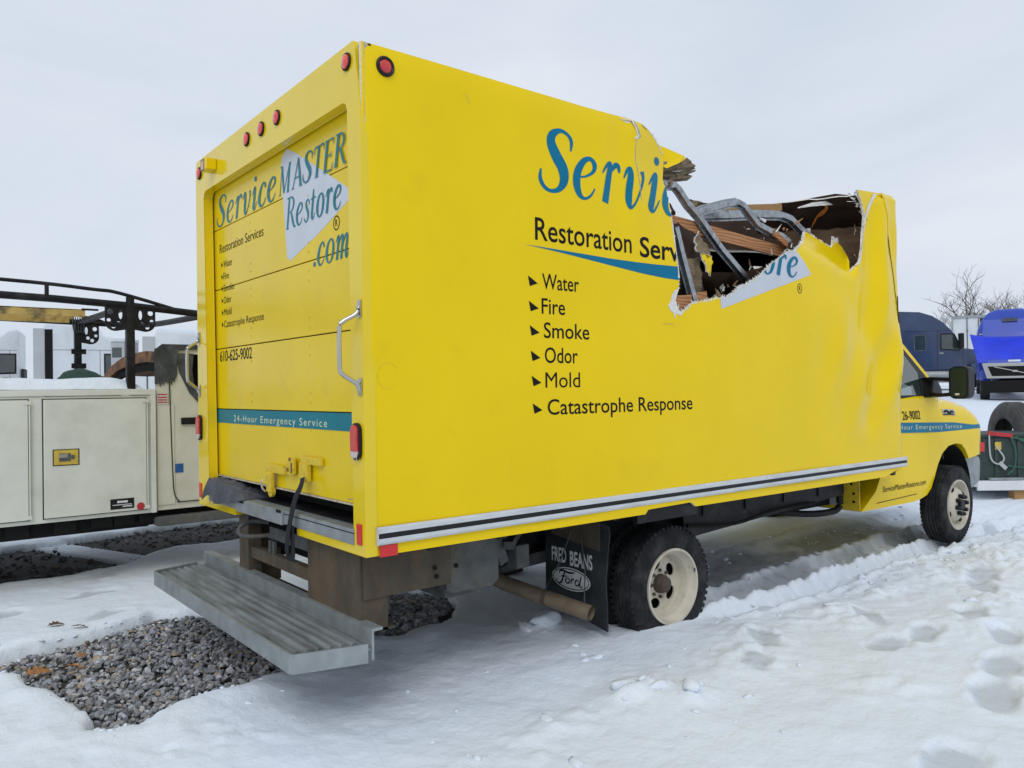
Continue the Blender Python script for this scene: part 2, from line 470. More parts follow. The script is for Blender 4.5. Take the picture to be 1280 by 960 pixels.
    def build(self, name, material, parent=None, smooth=False, bevel=0.0, merge=False, autosmooth=None, label=None):
        bm = self.bm
        if merge:
            bmesh.ops.remove_doubles(bm, verts=bm.verts, dist=1e-5)
        if bevel:
            bmesh.ops.bevel(bm, geom=list(bm.edges), offset=bevel, segments=2, affect='EDGES', profile=0.7, clamp_overlap=True)
        bmesh.ops.recalc_face_normals(bm, faces=bm.faces)
        me = bpy.data.meshes.new(name)
        bm.to_mesh(me)
        bm.free()
        mats = material if isinstance(material, (list, tuple)) else [material]
        for mm_ in mats:
            me.materials.append(MT[mm_] if isinstance(mm_, str) else mm_)
        o = bpy.data.objects.new(name, me)
        link(o, parent)
        if smooth or autosmooth:
            me.shade_smooth()
            ang = R_(autosmooth if autosmooth else 40)
            if hasattr(me, 'set_sharp_from_angle'):
                me.set_sharp_from_angle(angle=ang)
        if label:
            o['label'] = label
        return o

def raw(name, verts, faces, material, parent=None, smooth=False, fmat=None, angle=None):
    me = bpy.data.meshes.new(name)
    me.from_pydata([tuple(v) for v in verts], [], [tuple(f) for f in faces])
    for mm_ in (material if isinstance(material, (list, tuple)) else [material]):
        me.materials.append(MT[mm_] if isinstance(mm_, str) else mm_)
    if fmat is not None:
        me.polygons.foreach_set('material_index', fmat)
    me.update()
    if smooth:
        me.shade_smooth()
        if angle:
            me.set_sharp_from_angle(angle=R_(angle))
    o = bpy.data.objects.new(name, me)
    return link(o, parent)

def inside(pt, poly):
    x, y = pt
    c = False
    n = len(poly)
    j = n - 1
    for i in range(n):
        xi, yi = poly[i]; xj, yj = poly[j]
        if (yi > y) != (yj > y) and x < (xj - xi) * (y - yi) / (yj - yi + 1e-12) + xi:
            c = not c
        j = i
    return c

def cdt(outers, holes=(), grid=0.0):
    """constrained triangulation of outlines minus holes, with optional inner grid points"""
    V, E = [], []
    for poly in list(outers) + list(holes):
        s = len(V)
        V += [Vector((p[0], p[1])) for p in poly]
        E += [(s + i, s + (i + 1) % len(poly)) for i in range(len(poly))]
    if grid:
        allp = [p for poly in outers for p in poly]
        x0 = min(p[0] for p in allp); x1 = max(p[0] for p in allp)
        y0 = min(p[1] for p in allp); y1 = max(p[1] for p in allp)
        nx = int((x1 - x0) / grid); ny = int((y1 - y0) / grid)
        for i in range(1, nx):
            for j in range(1, ny):
                p = (x0 + (i + 0.5 * (j % 2)) * grid, y0 + j * grid)
                if any(inside(p, o) for o in outers) and not any(inside(p, h) for h in holes):
                    V.append(Vector(p))
    r = delaunay_2d_cdt(V, E, [], 0, 1e-5)
    pts = [(v.x, v.y) for v in r[0]]
    tris = []
    for t in r[2]:
        if len(t) != 3:
            continue
        c = (sum(pts[i][0] for i in t) / 3, sum(pts[i][1] for i in t) / 3)
        if any(inside(c, o) for o in outers) and not any(inside(c, h) for h in holes):
            a, b_, d = (pts[i] for i in t)
            if (b_[0] - a[0]) * (d[1] - a[1]) - (b_[1] - a[1]) * (d[0] - a[0]) < 0:
                t = [t[0], t[2], t[1]]
            tris.append(list(t))
    return pts, tris

def jag(poly, step=0.03, amp=0.012, rng=None):
    """break a polyline into a torn edge"""
    rng = rng or random
    out = []
    for i in range(len(poly) - 1):
        a = Vector(poly[i]); b_ = Vector(poly[i + 1])
        n = max(1, int((b_ - a).length / step))
        d = (b_ - a)
        nn = Vector((-d.y, d.x)).normalized() if d.length > 1e-9 else Vector((0, 0))
        for k in range(n):
            p = a + d * (k / n)
            if k or i:
                p = p + nn * rng.uniform(-amp, amp)
            out.append((p.x, p.y))
    out.append(tuple(poly[-1]))
    return out

# ------------------------------------------------------------------ lettering
def text_mesh(s, size=1.0, shear=0.0, bold=0.0, space=1.0):
    cu = bpy.data.curves.new('t', 'FONT')
    cu.body = s
    cu.size = size
    cu.shear = shear
    cu.offset = bold
    cu.space_character = space
    cu.resolution_u = 4
    o = bpy.data.objects.new('t', cu)
    C.objects.link(o)
    dg = bpy.context.evaluated_depsgraph_get()
    me = bpy.data.meshes.new_from_object(o.evaluated_get(dg))
    vs = [(v.co.x, v.co.y) for v in me.vertices]
    fs = [list(p.vertices) for p in me.polygons]
    bpy.data.objects.remove(o)
    bpy.data.curves.remove(cu)
    bpy.data.meshes.remove(me)
    return vs, fs

def text_fit(s, x0, x1, z0, cap, shear=0.0, bold=0.0, space=1.0, zslope=0.0, first=None):
    """flat text whose bounding box runs from x0 to x1 (may be mirrored) with its baseline at z0 and cap height cap"""
    vs, fs = text_mesh(s, 1.0, shear, bold, space)
    capv, _ = text_mesh('H', 1.0)
    h = max(v[1] for v in capv)
    a = min(v[0] for v in vs); b_ = max(v[0] for v in vs)
    k = (x1 - x0) / (b_ - a)
    out = [(x0 + (v[0] - a) * k, z0 + v[1] * cap / h + zslope * (v[0] - a) * k) for v in vs]
    return out, fs

def catmull(pts, n=8):
    out = []
    P = [pts[0]] + list(pts) + [pts[-1]]
    for i in range(1, len(P) - 2):
        p0, p1, p2, p3 = P[i - 1], P[i], P[i + 1], P[i + 2]
        for k in range(n):
            t = k / n
            out.append(tuple(0.5 * ((2 * p1[j]) + (-p0[j] + p2[j]) * t + (2 * p0[j] - 5 * p1[j] + 4 * p2[j] - p3[j]) * t * t + (-p0[j] + 3 * p1[j] - 3 * p2[j] + p3[j]) * t ** 3) for j in range(len(p1))))
    out.append(tuple(pts[-1]))
    return out

def stroke(pts, n=8, smooth=True):
    """ribbon from (x, y, width) control points; returns verts, faces"""
    P = catmull(pts, n) if smooth and len(pts) > 2 else list(pts)
    vs, fs = [], []
    for i, (x, y, w) in enumerate(P):
        a = P[max(i - 1, 0)]; c = P[min(i + 1, len(P) - 1)]
        dx, dy = c[0] - a[0], c[1] - a[1]
        l = math.hypot(dx, dy) or 1
        nx, ny = -dy / l, dx / l
        vs += [(x + nx * w / 2, y + ny * w / 2), (x - nx * w / 2, y - ny * w / 2)]
        if i:
            k = 2 * i
            fs.append((k - 2, k - 1, k + 1, k))
    return vs, fs

def dot(x, y, rx, ry, n=16):
    return [(x + rx * math.cos(2 * PI * k / n), y + ry * math.sin(2 * PI * k / n)) for k in range(n)], [tuple(range(n))]

# italic serif letters: strokes of (x, y, width), cap height 1, x height about 0.67
GL = {}
GL['S'] = (0.62, [[(0.60, 0.70, .03), (0.615, 0.86, .07), (0.54, 0.955, .06), (0.40, 0.985, .07), (0.26, 0.90, .13), (0.23, 0.76, .17), (0.32, 0.58, .20), (0.44, 0.40, .20), (0.46, 0.22, .16), (0.37, 0.07, .09), (0.22, 0.015, .06), (0.09, 0.06, .07), (0.02, 0.18, .07), (0.035, 0.33, .03)]])
GL['e'] = (0.50, [[(0.09, 0.33, .03), (0.24, 0.36, .035), (0.39, 0.46, .06), (0.42, 0.58, .09), (0.34, 0.66, .07), (0.21, 0.60, .10), (0.09, 0.42, .14), (0.06, 0.22, .15), (0.11, 0.06, .11), (0.21, 0.0, .05), (0.33, 0.06, .04), (0.42, 0.19, .025)]])
GL['r'] = (0.46, [[(0.05, 0.48, .025), (0.13, 0.60, .05), (0.20, 0.66, .07), (0.225, 0.63, .10), (0.18, 0.40, .13), (0.10, 0.0, .14)], [(0.165, 0.34, .03), (0.24, 0.53, .05), (0.34, 0.655, .09), (0.41, 0.65, .09), (0.43, 0.55, .04)]])
GL['v'] = (0.50, [[(0.03, 0.48, .025), (0.10, 0.62, .06), (0.165, 0.655, .08), (0.17, 0.52, .13), (0.13, 0.28, .14), (0.12, 0.10, .13), (0.16, 0.0, .06), (0.27, 0.10, .04), (0.38, 0.32, .045), (0.445, 0.53, .06), (0.42, 0.655, .09)]])
GL['i'] = (0.33, [[(0.05, 0.46, .025), (0.12, 0.58, .05), (0.20, 0.66, .08), (0.19, 0.56, .12), (0.13, 0.26, .13), (0.09, 0.09, .13), (0.11, 0.01, .07), (0.18, 0.04, .04), (0.29, 0.22, .025)]])
GL['c'] = (0.46, [[(0.40, 0.50, .10), (0.385, 0.61, .08), (0.31, 0.655, .05), (0.19, 0.56, .10), (0.09, 0.36, .14), (0.06, 0.18, .14), (0.11, 0.04, .10), (0.20, 0.0, .05), (0.32, 0.07, .04), (0.41, 0.20, .025)]])
GL['s'] = (0.40, [[(0.36, 0.50, .06), (0.34, 0.62, .05), (0.25, 0.655, .05), (0.155, 0.57, .10), (0.18, 0.44, .12), (0.27, 0.28, .13), (0.27, 0.12, .10), (0.18, 0.01, .05), (0.08, 0.02, .05), (0.03, 0.12, .06)]])
GL['t'] = (0.34, [[(0.22, 0.90, .05), (0.18, 0.66, .11), (0.11, 0.30, .13), (0.08, 0.10, .13), (0.11, 0.01, .06), (0.19, 0.05, .04), (0.27, 0.18, .025)], [(0.05, 0.62, .04), (0.33, 0.645, .045)]])
GL['o'] = (0.50, [[(0.27, 0.66, .05), (0.15, 0.55, .10), (0.07, 0.34, .14), (0.06, 0.16, .13), (0.12, 0.02, .07), (0.23, 0.0, .05), (0.34, 0.10, .10), (0.42, 0.32, .13), (0.43, 0.51, .12), (0.37, 0.64, .07), (0.27, 0.66, .05)]])
GL['m'] = (0.78, [[(0.05, 0.50, .025), (0.14, 0.64, .06), (0.20, 0.65, .09), (0.16, 0.40, .12), (0.08, 0.0, .13)], [(0.14, 0.30, .03), (0.26, 0.55, .05), (0.37, 0.66, .08), (0.42, 0.60, .11), (0.37, 0.34, .12), (0.31, 0.0, .13)], [(0.37, 0.30, .03), (0.49, 0.55, .05), (0.60, 0.66, .08), (0.65, 0.60, .11), (0.60, 0.34, .12), (0.56, 0.10, .12), (0.60, 0.01, .05), (0.70, 0.16, .025)]])
GL['R'] = (0.66, [[(0.26, 0.97, .13), (0.17, 0.50, .14), (0.08, 0.02, .14)], [(0.0, 0.015, .035), (0.18, 0.015, .035)], [(0.12, 0.975, .04), (0.36, 0.98, .05), (0.50, 0.92, .09), (0.55, 0.78, .12), (0.49, 0.62, .10), (0.36, 0.53, .05), (0.22, 0.51, .035)], [(0.33, 0.52, .06), (0.40, 0.40, .12), (0.48, 0.16, .13), (0.56, 0.02, .09), (0.66, 0.02, .03)]])
GL['M'] = (0.88, [[(0.0, 0.015, .035), (0.16, 0.015, .035)], [(0.09, 0.02, .04), (0.18, 0.50, .04), (0.27, 0.97, .05)], [(0.16, 0.98, .04), (0.30, 0.98, .06)], [(0.28, 0.97, .13), (0.32, 0.55, .14), (0.37, 0.03, .11)], [(0.38, 0.03, .04), (0.57, 0.50, .045), (0.78, 0.97, .05)], [(0.80, 0.97, .13), (0.72, 0.50, .14), (0.64, 0.02, .14)], [(0.55, 0.015, .035), (0.74, 0.015, .035)], [(0.76, 0.98, .04), (0.90, 0.98, .035)]])
GL['A'] = (0.70, [[(0.0, 0.015, .035), (0.16, 0.015, .035)], [(0.08, 0.02, .04), (0.28, 0.48, .045), (0.48, 0.98, .05)], [(0.47, 0.98, .10), (0.53, 0.50, .14), (0.58, 0.02, .14)], [(0.49, 0.015, .035), (0.69, 0.015, .035)], [(0.22, 0.34, .04), (0.54, 0.34, .04)]])
GL['T'] = (0.60, [[(0.38, 0.97, .13), (0.29, 0.50, .14), (0.20, 0.02, .14)], [(0.10, 0.015, .035), (0.30, 0.015, .035)], [(0.11, 0.76, .03), (0.15, 0.95, .05), (0.40, 0.965, .05), (0.66, 0.965, .05), (0.66, 0.78, .03)]])
GL['E'] = (0.58, [[(0.24, 0.97, .13), (0.15, 0.50, .14), (0.06, 0.02, .14)], [(0.13, 0.97, .045), (0.40, 0.97, .045), (0.58, 0.965, .05), (0.57, 0.80, .03)], [(0.18, 0.50, .04), (0.42, 0.50, .045)], [(0.44, 0.60, .03), (0.41, 0.40, .03)], [(0.0, 0.02, .045), (0.28, 0.02, .05), (0.45, 0.03, .05), (0.52, 0.22, .03)]])

def script_word(word, x0, x1, z0, cap, tight=1.0, weight=1.0):
    """lays glyphs out from x0 to x1 (x1 < x0 mirrors, for a face seen from its other side); one list of layers"""
    adv = []
    x = 0
    for ch in word:
        if ch == '.':
            adv.append((ch, x)); x += 0.24
            continue
        adv.append((ch, x)); x += GL[ch][0] * tight + 0.03
    k = (x1 - x0) / (x - 0.03)
    layers = []
    for ch, ax in adv:
        items = []
        if ch == '.':
            items.append(dot(0.08, 0.07, 0.075, 0.075))
        else:
            items += [stroke([(p[0], p[1], p[2] * weight if p[2] > .06 else p[2]) for p in s], 7, len(s) > 2) for s in GL[ch][1]]
            if ch == 'i':
                items.append(dot(0.235, 0.90, 0.06, 0.075))
        for vs, fs in items:
            layers.append(([(x0 + (ax + v[0]) * k, z0 + v[1] * cap) for v in vs], fs))
    return layers
# ------------------------------------------------------------------ ground
def hash2(ix, iy, seed):
    h = (ix * 374761393 + iy * 668265263 + seed * 1442695041) & 0xFFFFFFFF
    h = ((h ^ (h >> 13)) * 1274126177) & 0xFFFFFFFF
    return ((h ^ (h >> 16)) & 0xFFFF) / 65535.0

def vnoise(x, y, seed=0):
    ix = np.floor(x).astype(np.int64); iy = np.floor(y).astype(np.int64)
    fx = x - ix; fy = y - iy
    fx = fx * fx * fx * (fx * (fx * 6 - 15) + 10); fy = fy * fy * fy * (fy * (fy * 6 - 15) + 10)
    a = hash2(ix, iy, seed); b = hash2(ix + 1, iy, seed); c = hash2(ix, iy + 1, seed); d = hash2(ix + 1, iy + 1, seed)
    return (a * (1 - fx) + b * fx) * (1 - fy) + (c * (1 - fx) + d * fx) * fy - 0.5

def fbm(x, y, f, octv=4, seed=0, gain=0.5):
    s = 0; a = 1.0
    for o in range(octv):
        s = s + a * vnoise(x * f + 17.3 * o, y * f - 9.1 * o, seed + o)
        a *= gain; f *= 2.03
    return s

FX, FY = 0.6250, 0.7806
def base_h(x, y):
    d = (x - CAM.x) * FX + (y - CAM.y) * FY
    t = np.clip((d - 10) / 38.0, 0, 1)
    return 1.30 * t * t * (3 - 2 * t) * 0.55 + 0.034 * 0.45 * np.clip(d - 10, 0, 40)

def poly_sd(x, y, poly):
    """signed distance (negative inside), vectorised"""
    d = np.full(x.shape, 1e9)
    ins = np.zeros(x.shape, bool)
    n = len(poly)
    for i in range(n):
        ax, ay = poly[i]; bx, by = poly[(i + 1) % n]
        ex, ey = bx - ax, by - ay
        t = np.clip(((x - ax) * ex + (y - ay) * ey) / (ex * ex + ey * ey + 1e-12), 0, 1)
        d = np.minimum(d, np.hypot(x - ax - t * ex, y - ay - t * ey))
        cond = ((ay > y) != (by > y)) & (x < (bx - ax) * (y - ay) / (by - ay + 1e-12) + ax)
        ins ^= cond
    return np.where(ins, -d, d)

GRAVEL = [(-1.62, 2.40), (-1.167, 2.331), (-0.921, 2.443), (-0.554, 2.519), (-0.311, 2.637), (-0.20, 2.72), (0.02, 2.62), (0.30, 2.2), (0.55, 1.75),
          (0.52, 1.30), (0.30, 1.06), (0.10, 0.95), (-0.259, 0.919), (-0.471, 0.888), (-0.675, 0.790), (-0.79, 0.726), (-0.917, 0.718), (-1.004, 0.792), (-0.952, 0.990), (-0.961, 1.267), (-1.049, 1.556), (-1.122, 1.874), (-1.30, 2.03), (-1.62, 2.1)]
GRAVEL2 = [(0.60, 1.22), (0.76, 1.10), (0.905, 1.14), (1.277, 1.364), (1.50, 1.56), (1.62, 1.80), (1.5, 2.1), (1.2, 2.25), (0.95, 2.2), (0.70, 1.8)]
BARE = [(-6, 4.40), (-2.2, 4.5), (-0.94, 4.56), (-0.60, 4.60), (-0.23, 4.66), (0.05, 4.76), (0.30, 4.98), (0.60, 5.15), (1.29, 5.23), (2.2, 5.3), (4.2, 5.4), (4.2, 6.7), (2.2, 6.75), (0.6, 6.62), (-0.3, 6.25), (-0.9, 6.35), (-6, 6.6)]
# (x, y, length, width, angle, depth) of prints in the snow
PRINTS = [(3.87, -1.00, .42, .22, 0.5, .06), (3.24, -0.99, .36, .18, 0.2, .05), (2.90, -0.93, .34, .20, -0.1, .04), (3.55, -1.32, .40, .18, 0.4, .05), (3.02, -1.50, .42, .22, 0.2, .06),
          (2.57, -1.62, .44, .24, 0.3, .06), (1.67, -1.79, .40, .24, 0.1, .05), (2.02, -0.63, .30, .16, 0.4, .035), (2.41, -0.42, .34, .20, 0.8, .03), (3.28, -0.62, .40, .16, 0.9, .03),
          (4.7, -0.75, .45, .22, 0.6, .05), (5.2, -1.2, .42, .22, 0.5, .06), (5.12, -0.60, .5, .25, 0.3, .05), (4.5, -1.5, .4, .22, 0.3, .05), (6.3, -0.8, .45, .25, 0.2, .06), (6.9, -1.3, .45, .25, 0.5, .06),
          (-0.40, 3.72, .42, .20, 0.2, .035), (-1.04, 3.45, .36, .20, 0.3, .03), (-0.45, 2.95, .40, .22, 0.3, .03), (0.35, 3.3, .4, .2, 0.7, .02), (1.1, 3.6, .4, .22, 0.5, .03),
          (0.9, -1.35, .30, .2, 0.4, .02), (0.1, -1.3, .36, .2, 0.9, .025), (7.4, 0.1, .5, .3, .3, .05), (8.2, -0.8, .5, .3, .3, .05)]

# kicked-up lumps and small drifts: (x, y, radius, height)
BUMPS = [(1.25, -.50, .22, .05), (1.40, -.66, .16, .045), (2.0, -.55, .26, .04), (.72, -.44, .18, .03), (.30, -.60, .30, .02), (2.5, -.33, .30, .04), (3.2, -.45, .30, .045), (1.60, .66, .14, .05), (4.0, -.35, .3, .05),
         (4.8, -.3, .35, .05), (5.6, -.5, .4, .06), (6.3, -.35, .4, .05), (-1.35, .35, .3, .03), (-.6, .35, .3, .03), (3.6, -1.1, .3, .04), (4.4, -1.0, .35, .05), (2.2, -1.25, .25, .03), (7.2, -.5, .5, .07)]

def snow_h(X, Y):
    h = base_h(X, Y) + 0.025
    near = np.clip(1 - (np.hypot(X - 2, Y) - 14) / 10, 0, 1)
    h = h + 0.055 * fbm(X, Y, 0.55, 3, 3) * near + 0.02 * fbm(X, Y, 1.8, 4, 11) * near
    # churned snow on the right, beyond the trucks and along the wheel tracks
    churn = np.clip((X - 3.0) / 2.0, 0, 1) * np.clip(1 - np.abs(Y + 0.6) / 1.6, 0, 1) + np.clip(1 - np.abs(Y - 0.02) / 0.28, 0, 1) * np.clip((X - 1.6) / 0.8, 0, 1) + np.clip((X - 6.6) / 1.5, 0, 1) * 0.8
    churn = np.clip(churn, 0, 1) * near
    rough = 0.40 * fbm(X, Y, 4.0, 3, 23, 0.6) + 0.45 * (0.30 - np.abs(fbm(X, Y, 12.0, 2, 27, 0.6)))
    h = h + 0.055 * churn * rough + 0.02 * churn * np.clip(fbm(X, Y, 3.0, 2, 31), 0, 1)
    patch = np.clip(fbm(X, Y, 0.9, 2, 41) - 0.12, 0, 0.5) * near
    h = h + 0.09 * patch * np.abs(rough)
    h = h + 0.006 * fbm(X, Y, 11.0, 3, 51) * near
    # wheel tracks: one in front of the rear wheel, one beside it
    wob = 0.05 * np.sin(X * 1.3) + 0.03 * np.sin(X * 3.1 + 1)
    for yc, wd, dep in ((0.42, 0.15, 0.085), (0.06, 0.10, 0.055), (0.92, 0.28, 0.05)):
        t = np.abs(Y - yc - wob - 0.02 * (X - 3)) / wd
        amt = np.clip((X - 2.3) / 0.5, 0, 1) * np.clip((8.8 - X) / 1.0, 0, 1)
        groove = np.clip(1.15 - t ** 3, 0, 1)
        ridge = np.exp(-((t - 1.35) / 0.30) ** 2)
        h = h - dep * groove * amt * (0.85 + 0.5 * fbm(X, Y, 12, 2, 63)) + 0.032 * ridge * amt * (0.75 + 0.9 * fbm(X, Y, 7, 3, 61, 0.7))
    for (px, py, ln, wd, an, dep) in PRINTS:
        ca, sa = math.cos(an), math.sin(an)
        u = ((X - px) * ca + (Y - py) * sa) / (ln / 2)
        v = (-(X - px) * sa + (Y - py) * ca) / (wd / 2)
        waist = 1 - 0.28 * np.exp(-((u + 0.15) / 0.3) ** 2)
        r = (np.abs(u) ** 2.4 + np.abs(v / waist) ** 2.4) ** (1 / 2.4) + 0.13 * fbm(X, Y, 9, 3, 71)
        h = h - dep * 0.48 * np.clip((1.12 - r) / 0.24, 0, 1) * (0.85 + 0.3 * np.clip(u, -1, 1)) + dep * 0.12 * np.exp(-((r - 1.25) / 0.2) ** 2)
    for (bx, by, br, bh) in BUMPS:
        e = np.exp(-(((X - bx) / br) ** 2 + ((Y - by) / (br * .7)) ** 2))
        h = h + 0.75 * bh * e * (0.6 + 2.2 * np.abs(fbm(X, Y, 6.0, 3, 131, 0.6)))
    # hollows down to the ground where no snow lies
    ed = 0.10 * fbm(X, Y, 2.3, 4, 81)
    for poly, lip in ((GRAVEL, 0.035), (GRAVEL2, 0.03), (BARE, 0.03)):
        xs = [p[0] for p in poly]; ys = [p[1] for p in poly]
        sel = (X > min(xs) - 0.6) & (X < max(xs) + 0.6) & (Y > min(ys) - 0.6) & (Y < max(ys) + 0.6)
        sd_ = np.full(X.shape, 9.0)
        sd_[sel] = poly_sd(X[sel], Y[sel], poly)
        sd_ = sd_ + ed * np.clip(1.2 - np.abs(sd_) * 2, 0, 1)
        h = np.where(sd_ < 0.5, h + lip * np.exp(-((sd_ - 0.13) / 0.10) ** 2) * (0.6 + fbm(X, Y, 3, 2, 91)), h)
        k = np.clip((0.035 - sd_) / 0.075, 0, 1)
        k = k * k * (3 - 2 * k)
        h = h * (1 - k) + (-0.16) * k
    # a tongue of snow blown under the service truck
    tong = np.exp(-(((X - 0.05 + 0.38 * (Y - 5.4)) / 0.22) ** 2)) * np.clip((6.7 - Y) / 0.3, 0, 1) * np.clip((Y - 4.3) / 0.3, 0, 1)
    h = np.maximum(h, -0.16 + 0.145 * np.clip(tong * 1.6, 0, 1))
    return h

def axis_pts(lo, hi, step, far_lo, far_hi, g=1.16):
    a = list(np.arange(lo, hi + 1e-9, step))
    s = step; v = a[0]; pre = []
    while v > far_lo:
        s *= g; v -= s; pre.append(v)
    s = step; v = a[-1]; post = []
    while v < far_hi:
        s *= g; v += s; post.append(v)
    return np.array(pre[::-1] + a + post)

xs = axis_pts(-2.3, 8.0, 0.0235, -900, 1600)
ys = axis_pts(-2.3, 7.0, 0.0235, -900, 1600)
X, Y = np.meshgrid(xs, ys, indexing='ij')
Z = snow_h(X, Y)
nx, ny = X.shape
co = np.stack([X, Y, Z], -1).reshape(-1, 3)
idx = np.arange(nx * ny).reshape(nx, ny)
quads = np.stack([idx[:-1, :-1], idx[1:, :-1], idx[1:, 1:], idx[:-1, 1:]], -1).reshape(-1, 4)
me = bpy.data.meshes.new('snow_ground')
me.vertices.add(len(co)); me.vertices.foreach_set('co', co.ravel())
me.loops.add(quads.size); me.loops.foreach_set('vertex_index', quads.ravel().astype(np.int32))
me.polygons.add(len(quads)); me.polygons.foreach_set('loop_start', np.arange(0, quads.size, 4, dtype=np.int32))
me.update(calc_edges=True)
sl = np.clip(1 - np.abs(Y - 1.05) / 0.95, 0, 1) * np.clip((X - 2.2) / 0.8, 0, 1) * np.clip((7.2 - X) / 0.8, 0, 1)
sl = np.clip(sl * 2.2 * (0.75 + 1.6 * fbm(X, Y, 1.7, 4, 101)), 0, 1) * np.clip((0.06 - (Z - base_h(X, Y))) / 0.05, 0, 1)
wet = np.clip((0.0 - Z) / 0.04, 0, 1) * (Y > 4.3) + np.clip((-0.05 - Z) / 0.08, 0, 1) * (Y <= 4.3) * (np.hypot(X - 1, Y - 3) < 8) * 0.5
packed_shade = np.zeros(X.shape)  # prints greyed: packed snow plus shade painted into the hollows
for (px, py, ln, wd, an, dep) in PRINTS:
    ca, sa = math.cos(an), math.sin(an)
    u = ((X - px) * ca + (Y - py) * sa) / (ln / 2)
    v = (-(X - px) * sa + (Y - py) * ca) / (wd / 2)
    packed_shade = np.maximum(packed_shade, 0.45 * np.clip((1.05 - np.sqrt(u * u + v * v) - 0.3 * fbm(X, Y, 9, 3, 71)) / 0.25, 0, 1))
mv = np.maximum(np.maximum(0.8 * sl, wet), packed_shade).reshape(-1)
at_ = me.attributes.new('slush_shade', 'FLOAT', 'POINT')
at_.data.foreach_set('value', mv.astype(np.float32))
me.materials.append(MT['snow'])
me.shade_smooth()
g = bpy.data.objects.new('snow_ground', me)
C.objects.link(g)
g['kind'] = 'structure'

def ground_z(x, y):
    return float(snow_h(np.array([[float(x)]]), np.array([[float(y)]]))[0, 0])

# gravel bed under the snow, then loose stones
bedx = np.linspace(-7, 6.5, 136); bedy = np.linspace(-0.4, 7.6, 90)
BX, BY = np.meshgrid(bedx, bedy, indexing='ij')
def pile(x, y):
    return 0.085 * np.exp(-(((x - 1.12) / 0.34) ** 2 + ((y - 1.72) / 0.42) ** 2))
near_bare = np.minimum(np.minimum(poly_sd(BX, BY, GRAVEL), poly_sd(BX, BY, GRAVEL2)), poly_sd(BX, BY, BARE))
BZ = -0.045 + 0.02 * fbm(BX, BY, 1.2, 3, 111) + pile(BX, BY) - 0.30 * np.clip((near_bare - 0.12) / 0.2, 0, 1)
vs = np.stack([BX, BY, BZ], -1).reshape(-1, 3)
ii = np.arange(vs.shape[0]).reshape(BX.shape)
fs = np.stack([ii[:-1, :-1], ii[1:, :-1], ii[1:, 1:], ii[:-1, 1:]], -1).reshape(-1, 4)
bed = raw('gravel_bed', vs.tolist(), fs.tolist(), 'bed', smooth=True)
bed['kind'] = 'structure'

def stones(n_target, poly, smin, smax, zf, rng, keep=None):
    V, F, COL = [], [], []
    ico_v = []
    t = (1 + 5 ** 0.5) / 2
    base = [(-1, t, 0), (1, t, 0), (-1, -t, 0), (1, -t, 0), (0, -1, t), (0, 1, t), (0, -1, -t), (0, 1, -t), (t, 0, -1), (t, 0, 1), (-t, 0, -1), (-t, 0, 1)]
    bf = [(0, 11, 5), (0, 5, 1), (0, 1, 7), (0, 7, 10), (0, 10, 11), (1, 5, 9), (5, 11, 4), (11, 10, 2), (10, 7, 6), (7, 1, 8), (3, 9, 4), (3, 4, 2), (3, 2, 6), (3, 6, 8), (3, 8, 9), (4, 9, 5), (2, 4, 11), (6, 2, 10), (8, 6, 7), (9, 8, 1)]
    base = [Vector(b_).normalized() for b_ in base]
    x0 = min(p[0] for p in poly); x1 = max(p[0] for p in poly); y0 = min(p[1] for p in poly); y1 = max(p[1] for p in poly)
    k = 0
    while k < n_target:
        x = rng.uniform(x0, x1); y = rng.uniform(y0, y1)
        if not inside((x, y), poly):
            continue
        k += 1
        s = rng.uniform(smin, smax) * rng.choice([0.7, 1, 1, 1.25])
        sc = Vector((s * rng.uniform(.8, 1.3), s * rng.uniform(.55, 1.0), s * rng.uniform(.4, .75)))
        from mathutils import Euler
        rot = Euler((rng.uniform(-.7, .7), rng.uniform(-.7, .7), rng.uniform(0, 6.3))).to_matrix()
        z = zf(x, y) + rng.uniform(-0.004, 0.022)
        o = len(V)
        cut = Vector((rng.uniform(-1, 1), rng.uniform(-1, 1), rng.uniform(-1, 1))).normalized()
        cut2 = Vector((rng.uniform(-1, 1), rng.uniform(-1, 1), rng.uniform(-1, 1))).normalized()
        for b_ in base:
            p = b_ * rng.uniform(0.78, 1.15)
            for c_ in (cut, cut2):
                dd = p.dot(c_)
                if dd > 0.45:
                    p = p - c_ * (dd - 0.45)
            p = rot @ Vector((p.x * sc.x, p.y * sc.y, p.z * sc.z))
            V.append((x + p.x, y + p.y, z + p.z))
        F += [(a + o, b2 + o, c_ + o) for a, b2, c_ in bf]
        g_ = rng.choice([0.16, 0.21, 0.26, 0.32, 0.42])
        tint = rng.random()
        if tint < 0.06:
            col = (g_ * 1.25, g_ * 1.0, g_ * 0.72)
        elif tint < 0.5:
            col = (g_ * 0.93, g_ * 0.97, g_ * 1.08)
        else:
            col = (g_, g_, g_ * 1.01)
        COL += [col] * 12
    return V, F, COL

